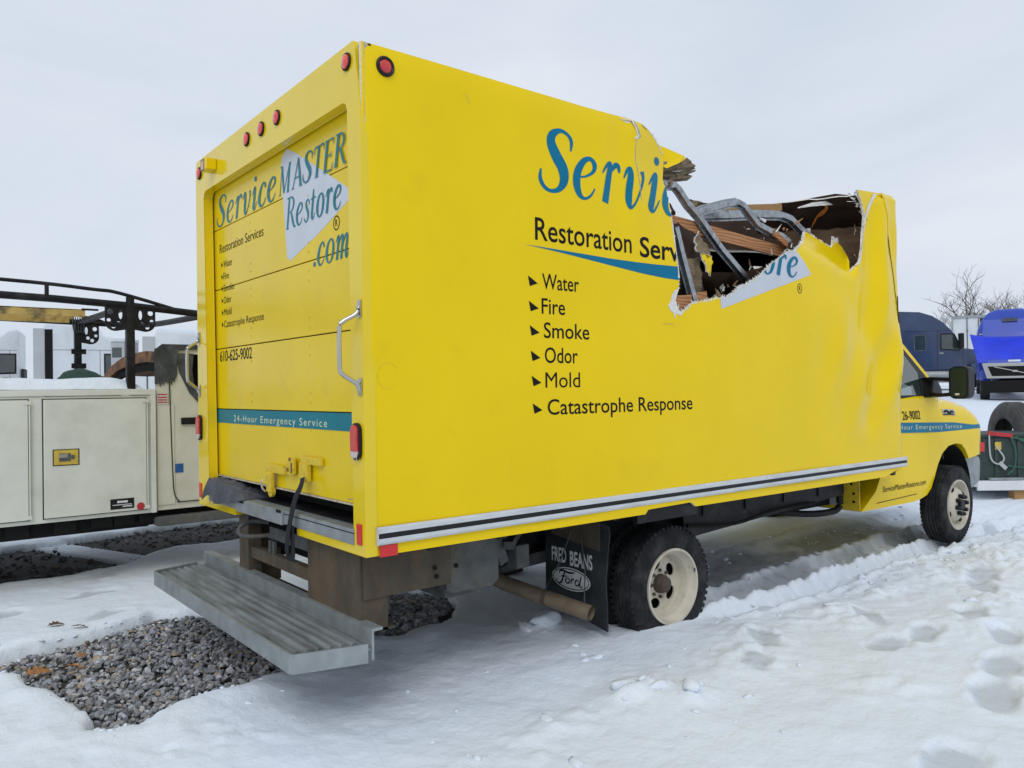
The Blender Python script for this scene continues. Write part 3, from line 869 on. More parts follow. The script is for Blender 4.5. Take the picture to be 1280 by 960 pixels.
rng = random.Random(5)
bedf = lambda x, y: -0.045 + float(pile(np.array(x), np.array(y)))
groups = [stones(3600, [(p[0], p[1]) for p in GRAVEL], 0.015, 0.027, bedf, rng), stones(1500, GRAVEL2, 0.018, 0.033, bedf, rng),
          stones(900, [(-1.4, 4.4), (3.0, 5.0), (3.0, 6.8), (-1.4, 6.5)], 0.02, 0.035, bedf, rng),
          stones(500, [(-0.2, 1.0), (0.7, 1.2), (0.9, 2.2), (0.0, 2.6)], 0.018, 0.03, bedf, rng)]
V, F, COL = [], [], []
for gi, (a, b_, c_) in enumerate(groups):
    o = len(V)
    V += a; F += [tuple(i + o for i in f) for f in b_]
    shade_k = 0.4 if gi == 2 else 1.0        # shade under the service truck, painted into its stones
    COL += [(p * shade_k, q * shade_k, r * shade_k) for p, q, r in c_]
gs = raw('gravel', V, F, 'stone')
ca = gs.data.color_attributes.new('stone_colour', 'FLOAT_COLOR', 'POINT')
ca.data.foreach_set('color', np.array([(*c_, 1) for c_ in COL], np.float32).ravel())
gs['kind'] = 'stuff'

# broken lumps of snow along the tracks and edges
def snow_lumps():
    V, F = [], []
    rng = random.Random(12)
    spots = [(1.633, 0.68, .10), (1.5, 0.72, .07), (1.22, -0.42, .07), (1.30, -0.55, .05), (1.42, -0.67, .07), (1.30, -.46, .03), (1.52, -.62, .04), (0.695, -0.42, .04), (1.497, 0.257, .03), (1.417, 0.106, .025), (1.45, .03, .04), (1.36, .02, .03),
             (0.218, -0.51, .025), (0.525, -0.79, .04), (6.05, -0.02, .10), (6.2, -.12, .07), (5.9, .03, .06)]
    for _ in range(300):
        x = rng.uniform(2.5, 8.5)
        spots.append((x, rng.choice([0.0, 0.18, 0.65, 1.25, -0.1]) + rng.gauss(0, 0.14), abs(rng.gauss(0, 0.014)) + 0.006))
    for _ in range(20):
        spots.append((rng.uniform(3.0, 7.6), rng.uniform(-2.0, 0.0), abs(rng.gauss(0, 0.02)) + 0.008))
    for _ in range(40):
        spots.append((rng.uniform(-.6, 2.4), rng.uniform(-1.2, 0.7), abs(rng.gauss(0, 0.010)) + 0.004))
    for _ in range(150):
        k = rng.randrange(len(GRAVEL)); a_, b_ = GRAVEL[k], GRAVEL[(k + 1) % len(GRAVEL)]
        t = rng.random()
        spots.append((a_[0] + (b_[0] - a_[0]) * t + rng.gauss(0, .05), a_[1] + (b_[1] - a_[1]) * t + rng.gauss(0, .05), abs(rng.gauss(0, 0.010)) + 0.005))
    for x, y, s in spots:
        bm = bmesh.new()
        bmesh.ops.create_icosphere(bm, subdivisions=2 if s > .03 else 1, radius=1)
        cuts = [Vector((rng.uniform(-1, 1), rng.uniform(-1, 1), rng.uniform(-.3, 1))).normalized() for _ in range(5)]
        z = max(ground_z(x, y), -.03 if inside((x, y), GRAVEL) else -1)
        rz = rng.uniform(0, 6.3)
        for v in bm.verts:
            p = v.co * rng.uniform(0.92, 1.08)
            for c_ in cuts:
                dd = p.dot(c_)
                if dd > 0.55:
                    p = p - c_ * (dd - 0.55)
            p = Vector((p.x * 1.4, p.y * 0.85, p.z * 0.45))
            p.rotate(Matrix.Rotation(rz, 3, 'Z'))
            v.co = Vector((x, y, z + s * 0.12)) + p * s
        o = len(V)
        bm.verts.index_update()
        V += [tuple(v.co) for v in bm.verts]
        F += [tuple(v.index + o for v in f.verts) for f in bm.faces]
        bm.free()
    s_ = raw('snow_lumps', V, F, 'snow', smooth=True)
    s_['kind'] = 'stuff'
snow_lumps()

# dead leaves lying about
def leaf(name, x, y, rz, size, material, label, tilt=0.2, zoff=0.008, bed=False):
    half = [(0, 0), (0.12, 0.05), (0.20, 0.22), (0.30, 0.10), (0.42, 0.30), (0.52, 0.13), (0.66, 0.27), (0.74, 0.11), (0.90, 0.12), (1.0, 0.0)]
    out = half + [(a, -b_ * 0.9) for a, b_ in reversed(half[1:-1])]
    n = len(out)
    z = (-0.015 if bed else ground_z(x, y)) + zoff
    V = []
    for dz in (0.0, -0.006):
        for a, b_ in out:
            c = 0.35 * b_ * b_ * 2 + 0.12 * math.sin(a * 3)
            V.append(((a - 0.5) * size, b_ * size, (c * 0.9) * size + dz * 0.3))
    F = [tuple(range(n)), tuple(range(2 * n - 1, n - 1, -1))] + [(i, (i + 1) % n, n + (i + 1) % n, n + i) for i in range(n)]
    o = raw(name, V, F, material)
    o.location = (x, y, z)
    o.rotation_euler = (tilt, 0.15, rz)
    tag(o, label, 'leaf', 'fallen oak leaves')
leaf('oak_leaf', -0.806, 2.80, 0.3, 0.11, 'leaf', 'curled brown leaf on snow, left one of the close pair')
leaf('oak_leaf', -0.693, 2.65, -0.5, 0.11, 'leaf', 'dark brown leaf on snow with pointed lobes, right one of the pair', tilt=-0.3)
leaf('oak_leaf', -0.778, 2.085, 0.9, 0.11, 'leaf_orange', 'bright orange leaf lying highest on the grey gravel', bed=True, zoff=.02)
leaf('oak_leaf', -0.856, 1.90, -0.6, 0.12, 'leaf_orange', 'orange leaf on the gravel just below the brightest one', tilt=-0.2, bed=True, zoff=.02)
leaf('oak_leaf', -1.03, 1.93, 0.2, 0.14, 'leaf_orange', 'tan leaf at the left edge of the gravel patch', tilt=0.4, bed=True, zoff=.02)
# ------------------------------------------------------------------ the wrecked box truck
TR = thing('box_truck', 'wrecked yellow box truck with its cargo box torn open at the roof', 'truck')
W_, L_, H_ = 2.36, 5.148, 3.14
rng = random.Random(3)

crack = [(1.801, 3.150), (1.812, 3.150), (1.828, 3.098), (1.856, 3.051), (1.821, 3.034), (1.812, 2.975), (1.810, 2.903), (1.828, 2.843), (1.844, 2.774), (1.854, 2.695), (1.868, 2.650)]
crack_b = [(1.868, 2.650), (1.862, 2.695), (1.852, 2.775), (1.836, 2.845), (1.818, 2.905), (1.820, 2.974), (1.829, 3.030), (1.866, 3.052), (1.842, 3.100), (1.832, 3.150)]
flap_edge = [(1.832, 3.150), (1.888, 3.141), (1.935, 3.110), (1.982, 3.079), (2.030, 3.031), (2.066, 2.988), (2.075, 2.932), (2.064, 2.889), (2.062, 2.831), (2.086, 2.769), (2.124, 2.659)]
hole_l = [(2.124, 2.659), (2.145, 2.561), (2.171, 2.392), (2.187, 2.300), (2.197, 2.231), (2.190, 2.168), (2.158, 2.088), (2.169, 2.050), (2.204, 2.020)]
hole_b = [(2.204, 2.020), (2.266, 2.047), (2.316, 2.082), (2.455, 2.102), (2.559, 2.128), (2.666, 2.139), (2.749, 2.173), (2.806, 2.219), (2.949, 2.263), (3.052, 2.314), (3.159, 2.384), (3.236, 2.426), (3.395, 2.512), (3.459, 2.518), (3.526, 2.561), (3.584, 2.604), (3.620, 2.686)]
flap2 = [(3.620, 2.686), (3.720, 2.672), (4.013, 2.607), (4.050, 2.635), (4.075, 2.70), (4.10, 2.645), (4.120, 2.69), (4.15, 2.66), (4.214, 2.621), (4.269, 2.580), (4.302, 2.517), (4.289, 2.439)]
hole_r = [(4.289, 2.439), (4.371, 2.494), (4.455, 2.543), (4.494, 2.650), (4.522, 2.749), (4.549, 2.837), (4.552, 2.935), (4.506, 3.002), (4.414, 3.110)]
nose = [(4.414, 3.110), (4.911, 3.152), (5.02, 3.150), (5.085, 3.122), (5.125, 3.07), (5.144, 2.96), (5.148, 2.70), (5.148, 0.785)]
torn = jag(flap_edge, .03, .004, rng)[:-1] + jag(hole_l, .02, .004, rng)[:-1] + jag(hole_b, .018, .007, rng)[:-1] + jag(flap2, .03, .006, rng)[:-1] + jag(hole_r, .03, .005, rng)
panel = [(0.0, 0.80), (0.0, H_)] + [(x, H_ + 0.003 * math.sin(x * 5)) for x in np.arange(0.2, 1.8, 0.2)] + crack + crack_b[1:-1] + torn[:-1] + nose + [(4.78, .785), (2.316, .795), (2.272, .826), (1.866, .822), (1.839, .797)]

def gauss(x, c, s):
    return math.exp(-((x - c) / s) ** 2)

def bend(x, z):
    """where a point of the flat side panel went in the crash"""
    ox = oy = oz = 0.0
    # flap beyond the crack, pushed in at the top
    if x > 1.80 and z > 2.35 and x < 2.5:
        edge = 1.812 + 0.06 * max(0, min(1, (2.9 - z) / 0.25))
        s = max(0, x - edge) * max(0, min(1, (z - 2.35) / 0.5))
        oy += 0.30 * s; ox += 0.33 * s; oz += 0.12 * s
    # lower flap folded inward along a slanted line
    if 3.3 < x < 4.5:
        fold = 2.56 - 0.22 * (x - 3.55) if x > 3.55 else 2.56
        fold = max(fold, 2.405)
        s = max(0.0, z - fold) * max(0, min(1, (x - 3.42) / 0.14)) * max(0, min(1, (4.40 - x) / 0.12))
        oy += 0.95 * s; ox += 1.55 * s; oz += 0.30 * s
    # buckles towards the nose
    a = max(0, min(1, (x - 3.6) / 0.9))
    oy += a * (0.035 * gauss(x, 4.62, 0.13) * gauss(z, 2.55, .6) - 0.035 * gauss(x, 4.80, 0.09) * gauss(z, 2.60, .55))
    oy += a * 0.021 * math.sin(7.5 * (x + 0.35 * z)) * gauss(z, 1.95, .45)
    oy += a * 0.017 * math.sin(13 * (x - 0.5 * z) + 1) * gauss(z, 1.75, .40)
    oy += a * 0.022 * gauss(x, 4.55, .12) * gauss(z, 1.28, .12) - a * 0.026 * gauss(x, 4.90, .16) * gauss(z, 1.55, .22)
    oy += 0.010 * gauss(x, 3.95, .35) * gauss(z, 2.30, .16)
    if x > 3.9:
        k = min(1, (x - 3.9) / .5) * max(0.25, min(1, (z - 1.3) / .8))
        n_ = noise.noise(Vector((x * 2.6, z * 1.7, 4.2)))
        oy += k * (0.019 * abs(n_) + 0.008 * noise.noise(Vector((x * 6.0, z * 4.0, 1.1))))
    # faint waviness of the sheet and a shallow ripple left of the hole
    oy += 0.006 * math.sin(2.1 * x + 0.6) * math.sin(1.7 * z) + 0.0025 * math.sin(5.2 * x + 1.9 * z)
    oy += 0.006 * math.sin(20 * (x - 0.12 * z)) * gauss(x, 1.62, .22) * max(0, min(1, (z - 2.2) / .5))
    # rounded vertical edge at the nose
    if x > 5.02:
        t = (x - 5.02) / 0.128
        oy += 0.10 * (1 - math.sqrt(max(0, 1 - min(1, t) ** 2)))
    # rounded top edge
    if z > 3.11:
        oy += 0.012 * ((z - 3.11) / .03) ** 2
    return ox, oy, oz

def on_side(x, z, off=0.0):
    ox, oy, oz = bend(x, z)
    return (x + ox, oy - off, z + oz)

def bent_prism(poly, grid, name, thick, mats, parent, holes=()):
    pts, tris = cdt([poly], holes=holes, grid=grid)
    n = len(pts)
    V = [on_side(x, z) for x, z in pts]
    V += [(x + 0.0, y + thick, z) for x, y, z in V]
    F = [tuple(t) for t in tris]
    fm = [0] * len(F)
    F += [tuple(i + n for i in reversed(t)) for t in tris]
    fm += [1] * len(tris)
    es = set()
    for t in tris:
        for i in range(3):
            es.add((t[i], t[(i + 1) % 3]))
    for a, b_ in es:
        if (b_, a) not in es:
            F.append((b_, a, a + n, b_ + n)); fm.append(2)
    return raw(name, V, F, mats, parent, smooth=True, fmat=fm, angle=50)

sp = bent_prism(panel, 0.045, 'side_panel', 0.018, ['yellow', 'ply', 'fibre'], TR)

# torn fibres standing out along the ragged edge
def fringe(path, amt, lo, hi, name, flip=1.0, seed=4):
    rg = random.Random(seed)
    V, F = [], []
    P = jag(path, .007, .002, rg)
    for i in range(len(P) - 1):
        if rg.random() > amt:
            continue
        a = Vector(P[i]); b_ = Vector(P[i + 1])
        d = (b_ - a).normalized()
        nn = Vector((-d.y, d.x)) * flip
        tip = (a + b_) / 2 + nn * rg.uniform(lo, hi) + d * rg.uniform(-.012, .012)
        base = (a + b_) / 2 - nn * 0.006
        w = rg.uniform(0.003, 0.008)
        yy = rg.uniform(-0.006, 0.016)
        k = len(V)
        for q, dy in ((base - d * w, 0.0), (base + d * w, 0.0), (tip, yy)):
            x, y, z = on_side(q.x, q.y, 0.002)
            V.append((x, y + dy, z))
        for q, dy in ((base - d * w, 0.003), (base + d * w, 0.003), (tip, yy + .001)):
            x, y, z = on_side(q.x, q.y, 0.002)
            V.append((x, y + dy, z))
        F += [(k, k + 1, k + 2), (k + 5, k + 4, k + 3), (k, k + 3, k + 4, k + 1), (k + 1, k + 4, k + 5, k + 2), (k + 2, k + 5, k + 3, k)]
    o = raw(name, V, F, 'fibre', TR)
    o['kind'] = 'stuff'
    return o
fringe(hole_b, .8, .004, .026, 'torn_fibres', 1, 4)
fringe(hole_l[:6], .5, .002, .012, 'torn_fibres', 1, 5)
fringe(flap2[1:4], .35, .004, .02, 'torn_fibres', 1, 6)
fringe(flap2[3:8], .8, .01, .045, 'torn_fibres', 1, 16)
fringe(hole_r, .7, .002, .016, 'torn_fibres', 1, 7)
fringe([(1.70, 3.135), (1.80, 3.145)], .9, .005, .05, 'torn_fibres', 1, 8)
fringe([(1.88, 3.141), (1.982, 3.079), (2.066, 2.988)], .7, .003, .02, 'torn_fibres', 1, 9)

def side_sheet(poly, off, name, material, parent, grid=0.0, thick=0.001):
    pts, tris = cdt([poly], grid=grid)
    n = len(pts)
    V = [on_side(x, z, off) for x, z in pts] + [on_side(x, z, off - thick) for x, z in pts]
    F = [tuple(t) for t in tris] + [tuple(i + n for i in reversed(t)) for t in tris]
    es = set()
    for t in tris:
        for i in range(3):
            es.add((t[i], t[(i + 1) % 3]))
    for a, b_ in es:
        if (b_, a) not in es:
            F.append((b_, a, a + n, b_ + n))
    return raw(name, V, F, material, parent)

# laminate peeled to white at the lower corner of the hole, white lip down the right edge
side_sheet(jag([(2.190, 2.172), (2.147, 2.149), (2.118, 2.10), (2.086, 2.053), (2.112, 2.020), (2.135, 2.012), (2.150, 1.975), (2.158, 2.004), (2.196, 2.000), (2.236, 2.022), (2.266, 2.043), (2.205, 2.024), (2.168, 2.052), (2.160, 2.088), (2.19, 2.172)], .02, .006, rng)[:-1], 0.002, 'torn_laminate', 'fibre', TR)
side_sheet(jag([(4.30, 2.442), (4.371, 2.490), (4.46, 2.535), (4.505, 2.645), (4.535, 2.745), (4.57, 2.837), (4.60, 2.93), (4.665, 3.04), (4.735, 3.118), (4.69, 3.118), (4.61, 3.03), (4.565, 2.935), (4.545, 2.837), (4.518, 2.749), (4.49, 2.65), (4.452, 2.545), (4.371, 2.496), (4.30, 2.442)], .03, .003, rng)[:-1], 0.003, 'torn_laminate', 'fibre', TR, grid=.04)
side_sheet(jag([(2.185, 2.23), (2.182, 2.30), (2.166, 2.392), (2.14, 2.561), (2.12, 2.655), (2.126, 2.655), (2.148, 2.561), (2.174, 2.392), (2.190, 2.30), (2.2, 2.23), (2.185, 2.23)], .03, .0015, rng)[:-1], 0.002, 'torn_laminate', 'fibre', TR, grid=.03)
# pale delaminated strip and tears around the crack
side_sheet([(1.795, 3.14), (1.808, 3.15), (1.826, 3.10), (1.852, 3.053), (1.818, 3.036), (1.80, 3.03), (1.835, 3.058), (1.815, 3.095)], 0.002, 'torn_laminate', 'fibre', TR)
# nose cap strip with the crack that runs down it
capL = [(4.806, 3.142), (4.83, 3.05), (4.877, 2.939), (4.898, 2.791), (4.943, 2.594), (4.977, 2.445), (4.998, 2.320), (5.060, 2.210), (5.10, 2.12)]
capR = [(5.143, 2.12), (5.143, 2.70), (5.139, 2.95), (5.120, 3.062), (5.081, 3.115), (5.016, 3.144), (4.911, 3.146)]
side_sheet(capL + capR, 0.006, 'nose_cap', 'yellow', TR, grid=.03, thick=.006)
side_sheet([(x - .006, z) for x, z in capL[3:]] + [(x + .003, z) for x, z in reversed(capL[3:])], 0.0035, 'nose_seam', 'rib_seam', TR, grid=.02)
side_sheet(jag([(5.035, 2.30), (5.06, 2.28), (5.10, 2.19), (5.125, 2.12), (5.13, 2.06), (5.105, 2.08), (5.075, 2.17), (5.04, 2.25), (5.035, 2.30)], .02, .006, rng)[:-1], 0.0105, 'torn_tear', 'ply_dark', TR, grid=.02, thick=.004)

# nose front wall (faces forward), far side wall, roof, floor
f = MB()
f.box((5.11, 0.10, 0.785), (5.146, W_ - 0.10, 3.06), bevel=0.012)
f.build('front_wall', 'yellow', TR)
f = MB()
f.prism([(0.06, 0.80), (5.12, 0.80), (5.12, 3.04), (4.9, 3.12), (4.1, 3.10), (3.3, 2.62), (2.4, 2.5), (1.95, 3.12), (0.06, 3.14)], 'Y', W_ - 0.02, W_)
f.build('far_side_panel', 'yellow', TR)
f = MB()
edge = jag([(1.80, 0.02), (1.95, 0.25), (2.25, 0.55), (2.10, 0.95), (2.0, 1.5), (2.2, 1.9), (1.95, W_ - .02)], .05, .03, rng)
f.prism([(0.04, W_ - .02), (0.04, 0.02)] + edge, 'Z', 3.112, 3.133)
f.build('roof_panel', ['fibre'], TR)
f = MB()
f.box((0.05, 0.02, 0.86), (5.10, W_ - 0.02, 0.92))
for x in np.arange(0.35, 5.0, 0.42):
    f.box((x, 0.03, 0.78), (x + 0.05, W_ - 0.03, 0.857))
f.build('cargo_floor', 'black', TR)

# plywood bulkhead seen through the hole, cambered at the top, with its gap line
f = MB()
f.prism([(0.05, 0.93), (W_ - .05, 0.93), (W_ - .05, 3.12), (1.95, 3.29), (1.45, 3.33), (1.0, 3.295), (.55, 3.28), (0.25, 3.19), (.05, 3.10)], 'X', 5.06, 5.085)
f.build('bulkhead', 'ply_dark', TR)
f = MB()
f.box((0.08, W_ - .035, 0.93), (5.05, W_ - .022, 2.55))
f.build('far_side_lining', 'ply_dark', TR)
# roof sheet buckled upright in front of the bulkhead
def sheet3(corners, n, name, material, jitter=0.0, thick=0.012, edge=None, seed=1):
    """a crumpled sheet through four corners (A B along the top, D C along the bottom)"""
    rg = random.Random(seed)
    A, B, Cc, D = (Vector(c) for c in corners)
    nrm = (B - A).cross(D - A).normalized()
    V = []
    for k in (0, 1):
        for i in range(n + 1):
            for j in range(n + 1):
                u, v = i / n, j / n
                p = (A * (1 - u) + B * u) * (1 - v) + (D * (1 - u) + Cc * u) * v
                p = p + nrm * (jitter * noise.noise(Vector((u * 4 + seed, v * 4, 0.3))) + k * thick)
                if i in (0, n) or j in (0, n):
                    q = noise.noise(Vector((u * 17 + seed, v * 17, 1.7)))
                    p = p + ((B - A) * (1 if i in (0, n) else 0) + (D - A) * (1 if j in (0, n) else 0)) * 0.04 * q
                V.append(p)
    F, fm = [], []
    w = n + 1
    for k in (0, 1):
        for i in range(n):
            for j in range(n):
                a = k * w * w + i * w + j
                q = (a, a + 1, a + w + 1, a + w)
                F.append(q if k else q[::-1]); fm.append(0 if k == 0 else 1)
    per = [(i, 0) for i in range(n)] + [(n, j) for j in range(n)] + [(n - i, n) for i in range(n)] + [(0, n - j) for j in range(n)]
    for q in range(len(per)):
        a = per[q][0] * w + per[q][1]
        b_ = per[(q + 1) % len(per)][0] * w + per[(q + 1) % len(per)][1]
        F.append((a, b_, b_ + w * w, a + w * w)); fm.append(2)
    return raw(name, V, F, material, TR, smooth=True, fmat=fm, angle=60)
sheet3([(4.62, 0.14, 3.13), (4.292, 0.90, 3.135), (4.50, 0.98, 2.93), (4.93, 0.20, 2.92)], 14, 'torn_roof_sheet', ['ply_dark', 'ply_dark', 'fibre'], 0.02, seed=2)
sheet3([(4.90, 0.12, 2.885), (4.60, 0.80, 2.93), (4.70, 0.80, 2.42), (4.88, 0.12, 2.20)], 10, 'torn_roof_sheet', ['ply', 'ply', 'fibre'], 0.02, seed=3)
# pale torn strip along the top of the buckled sheet
f = MB()
f.sweep([(4.80, 0.22, 3.125), (4.62, 0.32, 3.095), (4.45, 0.42, 3.075), (4.36, .5, 3.05)], [(-.004, -.016), (.004, -.016), (.004, .016), (-.004, .016)], scales=[.6, 1.2, 1, .3])
f.build('torn_laminate', 'fibre', TR)
# orange mark sprayed on the buckled sheet, and a pale stud
f = MB()
for s in ([(0.0, 0.0, .012), (.06, .04, .02), (.10, .12, .025), (.05, .18, .02), (-.04, .15, .012)], [(.09, .10, .02), (.02, .03, .02), (-.03, -.06, .018), (-.06, -.13, .01)]):
    v2, f2 = stroke(s, 6)
    A3, B3, D3 = Vector((4.62, 0.14, 3.13)), Vector((4.292, 0.90, 3.135)), Vector((4.93, 0.20, 2.92))
    eu = (A3 - B3).normalized(); nn = (B3 - A3).cross(D3 - A3).normalized()
    if nn.dot(CAM - A3) < 0:
        nn = -nn
    ev = nn.cross(eu)
    if ev.z < 0:
        ev = -ev
    base_p = A3 + (B3 - A3) * .42 + (D3 - A3) * .52
    vv = [tuple(base_p + eu * a * .9 + ev * b_ * .9 + nn * .028) for a, b_ in v2]
    f.add(vv, f2)
f.build('spray_mark', 'stain', TR)
f = MB()
f.box((4.54, 0.50, 2.72), (4.555, 0.535, 2.90))
f.build('stud', 'fibre', TR)

# collapsed roof inside: its dark underside shuts the box
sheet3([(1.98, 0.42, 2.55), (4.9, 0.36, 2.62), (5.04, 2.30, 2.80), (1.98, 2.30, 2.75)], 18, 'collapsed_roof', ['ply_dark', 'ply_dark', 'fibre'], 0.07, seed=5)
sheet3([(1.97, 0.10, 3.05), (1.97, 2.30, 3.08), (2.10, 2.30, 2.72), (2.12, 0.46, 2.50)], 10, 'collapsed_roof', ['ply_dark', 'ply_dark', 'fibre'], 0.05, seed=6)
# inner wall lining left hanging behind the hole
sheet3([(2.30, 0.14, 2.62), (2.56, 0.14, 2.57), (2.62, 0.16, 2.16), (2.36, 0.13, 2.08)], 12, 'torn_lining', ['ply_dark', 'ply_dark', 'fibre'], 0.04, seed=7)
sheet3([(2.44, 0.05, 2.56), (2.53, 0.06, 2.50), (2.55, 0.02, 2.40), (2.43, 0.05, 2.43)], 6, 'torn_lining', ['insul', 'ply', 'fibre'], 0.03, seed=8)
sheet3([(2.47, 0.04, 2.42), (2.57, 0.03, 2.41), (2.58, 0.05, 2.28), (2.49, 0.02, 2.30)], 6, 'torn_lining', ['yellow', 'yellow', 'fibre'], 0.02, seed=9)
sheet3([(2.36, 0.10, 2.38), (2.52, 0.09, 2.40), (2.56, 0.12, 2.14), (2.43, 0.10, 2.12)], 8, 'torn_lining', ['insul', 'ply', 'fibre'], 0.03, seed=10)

# upper torn corner of the box: yellow skin with the tan backing hanging out of it
f = MB()
f.add([on_side(1.96, 3.085, -.03), on_side(2.08, 3.062, -.05), (2.345, 0.075, 3.04), (2.385, 0.085, 3.03), (2.30, 0.075, 2.985), (2.16, 0.06, 2.925), on_side(2.066, 2.935, -.04)], [(0, 1, 2, 3, 4, 5, 6)])
f.build('torn_corner', 'yellow', TR)
sheet3([(2.10, 0.10, 2.955), (2.42, 0.10, 3.045), (2.54, 0.12, 2.995), (2.12, 0.12, 2.90)], 10, 'torn_backing', ['insul', 'insul', 'fibre'], 0.03, seed=11)
sheet3([(2.10, 0.12, 2.90), (2.53, 0.13, 2.99), (2.46, 0.14, 2.91), (2.14, 0.13, 2.84)], 10, 'torn_backing', ['insul', 'insul', 'fibre'], 0.035, seed=12)
sheet3([(2.14, 0.28, 2.84), (2.42, 0.32, 2.86), (2.60, 0.34, 2.74), (2.26, 0.30, 2.66)], 8, 'torn_backing', ['ply_dark', 'insul', 'fibre'], 0.05, seed=13)
sheet3([(2.72, 0.33, 2.86), (3.02, 0.36, 2.875), (2.98, 0.36, 2.83), (2.75, 0.33, 2.80)], 6, 'torn_backing', ['insul', 'insul', 'fibre'], 0.03, seed=14)

# bent hat-section roof bows
HAT = [(-.034, -.016), (-.022, -.016), (-.016, .014), (.016, .014), (.022, -.016), (.034, -.016), (.034, -.012), (.024, -.012), (.019, .018), (-.019, .018), (-.024, -.012), (-.034, -.012)]
def soft(path, n=5):
    return [p[:3] for p in catmull(path, n)]
def bow(path, name='roof_bow', k=1.0, upv=(0, -1, 0)):
    f = MB()
    f.sweep(path, [(a * k, b_ * k) for a, b_ in HAT], upv=upv)
    return f.build(name, 'steel', TR)
bow([(2.10, .10, 2.815), (2.20, .10, 2.835), (2.275, .10, 2.845), (2.32, .10, 2.82), (2.42, .11, 2.745), (2.53, .12, 2.69), (2.78, .12, 2.490), (3.10, .12, 2.285)])
bow([(2.53, .12, 2.705), (2.62, .12, 2.738), (2.85, .13, 2.805), (2.985, .13, 2.838), (3.06, .13, 2.822), (3.12, .13, 2.78), (3.24, .14, 2.715), (3.38, .14, 2.685), (3.55, .14, 2.66), (3.63, .14, 2.63), (3.66, .14, 2.56)])
bow([(2.76, .30, 2.745), (3.10, .30, 2.790), (3.40, .30, 2.835), (3.80, .30, 2.880), (3.92, .30, 2.868), (4.02, .30, 2.82), (4.16, .30, 2.76)], k=1.15)
bow([(2.225, .055, 2.56), (2.285, .055, 2.39), (2.400, .055, 2.105)], 'wall_post', upv=(0, -1, 0))
# side lumber and broken wood
f = MB()
f.beam((2.24, .16, 2.630), (3.63, .17, 2.553), .022, .085, bevel=.003)
f.build('wall_slat', 'wood', TR)
f = MB()
f.beam((2.95, .42, 2.83), (4.30, .62, 3.07), .02, .06, bevel=.003)
f.build('wall_slat', 'wood2', TR)
f = MB()
f.beam((2.20, .045, 2.075), (2.36, .045, 2.09), .02, .10, bevel=.003)
f.beam((2.40, .05, 2.125), (2.52, .05, 2.145), .02, .06, bevel=.003)
f.build('wall_slat', 'wood', TR)
f = MB()
f.beam((3.42, .12, 2.67), (3.60, .13, 2.60), .02, .05, bevel=.002)
f.build('wall_slat', 'wood', TR)

# splinters and rags of lining hanging about the hole
def shards(path, n, depth, mats, seed):
    rg = random.Random(seed)
    for mname in mats:
        V, F = [], []
        for _ in range(n):
            k = rg.randrange(len(path) - 1)
            t = rg.random()
            px = path[k][0] + (path[k + 1][0] - path[k][0]) * t
            pz = path[k][1] + (path[k + 1][1] - path[k][1]) * t
            p = Vector((px, rg.uniform(.022, depth), pz))
            dr_ = Vector((rg.uniform(-.6, 1), rg.uniform(-.2, .5), rg.uniform(-.6, 1))).normalized()
            sd_ = dr_.cross(Vector((rg.uniform(-1, 1), 1, rg.uniform(-1, 1)))).normalized()
            nn_ = dr_.cross(sd_)
            ln, wd = rg.uniform(.02, .08), rg.uniform(.004, .014)
            o = len(V)
            for a, w2 in ((0, 1), (.5, .8), (1, .1)):
                q = p + dr_ * ln * a + nn_ * .2 * ln * a * a
                V += [q + sd_ * wd * w2, q - sd_ * wd * w2, q + nn_ * .003]
            for s in (0, 3):
                F += [(o + s, o + s + 1, o + s + 4, o + s + 3), (o + s + 1, o + s + 2, o + s + 5, o + s + 4), (o + s + 2, o + s, o + s + 3, o + s + 5)]
            F += [(o, o + 2, o + 1), (o + 6, o + 7, o + 8)]
        raw('splinters', V, F, mname, TR)['kind'] = 'stuff'
shards(hole_l + hole_b[:6], 11, .10, ['insul', 'fibre', 'wood2'], 21)
shards(hole_b[5:], 10, .16, ['ply', 'fibre'], 22)
shards(hole_r[2:], 9, .10, ['ply', 'fibre'], 23)
shards([(2.10, 2.94), (2.36, 2.97), (2.30, 2.88), (2.15, 2.84)], 9, .13, ['insul'], 24)
shards([(3.2, 2.72), (3.5, 2.66), (3.8, 2.80)], 8, .35, ['wood', 'fibre'], 25)

# rub rail along the bottom of the side
f = MB()
sec = [(0.0, -.041), (.010, -.041), (.016, -.030), (.016, -.012), (.012, -.010), (.012, .010), (.016, .012), (.016, .030), (.010, .041), (0.0, .041)]
path = [(0.045, -0.001, .891), (5.13, -0.001, .891)]
f.sweep(path, [(b_, a) for a, b_ in sec], upv=(0, -1, 0))
f.build('rub_rail', 'alu', TR)
f = MB()
f.box((0.046, -0.0165, .879), (5.135, -0.0135, .903))
f.build('rub_rail_insert', 'plastic', TR)
for xx in (.040, 5.131):
    f = MB()
    f.box((xx, -0.017, .849), (xx + .006, -.001, .933))
    f.build('rail_end_cap', 'alu', TR)
f = MB()
f.box((0.058, -0.004, .793), (0.152, -0.0005, .846), bevel=.0015)
f.build('reflector', 'red_tape', TR)
f = MB()
f.box((1.80, .02, .74), (2.36, .06, .835))
f.build('skirt_bracket', 'black', TR)

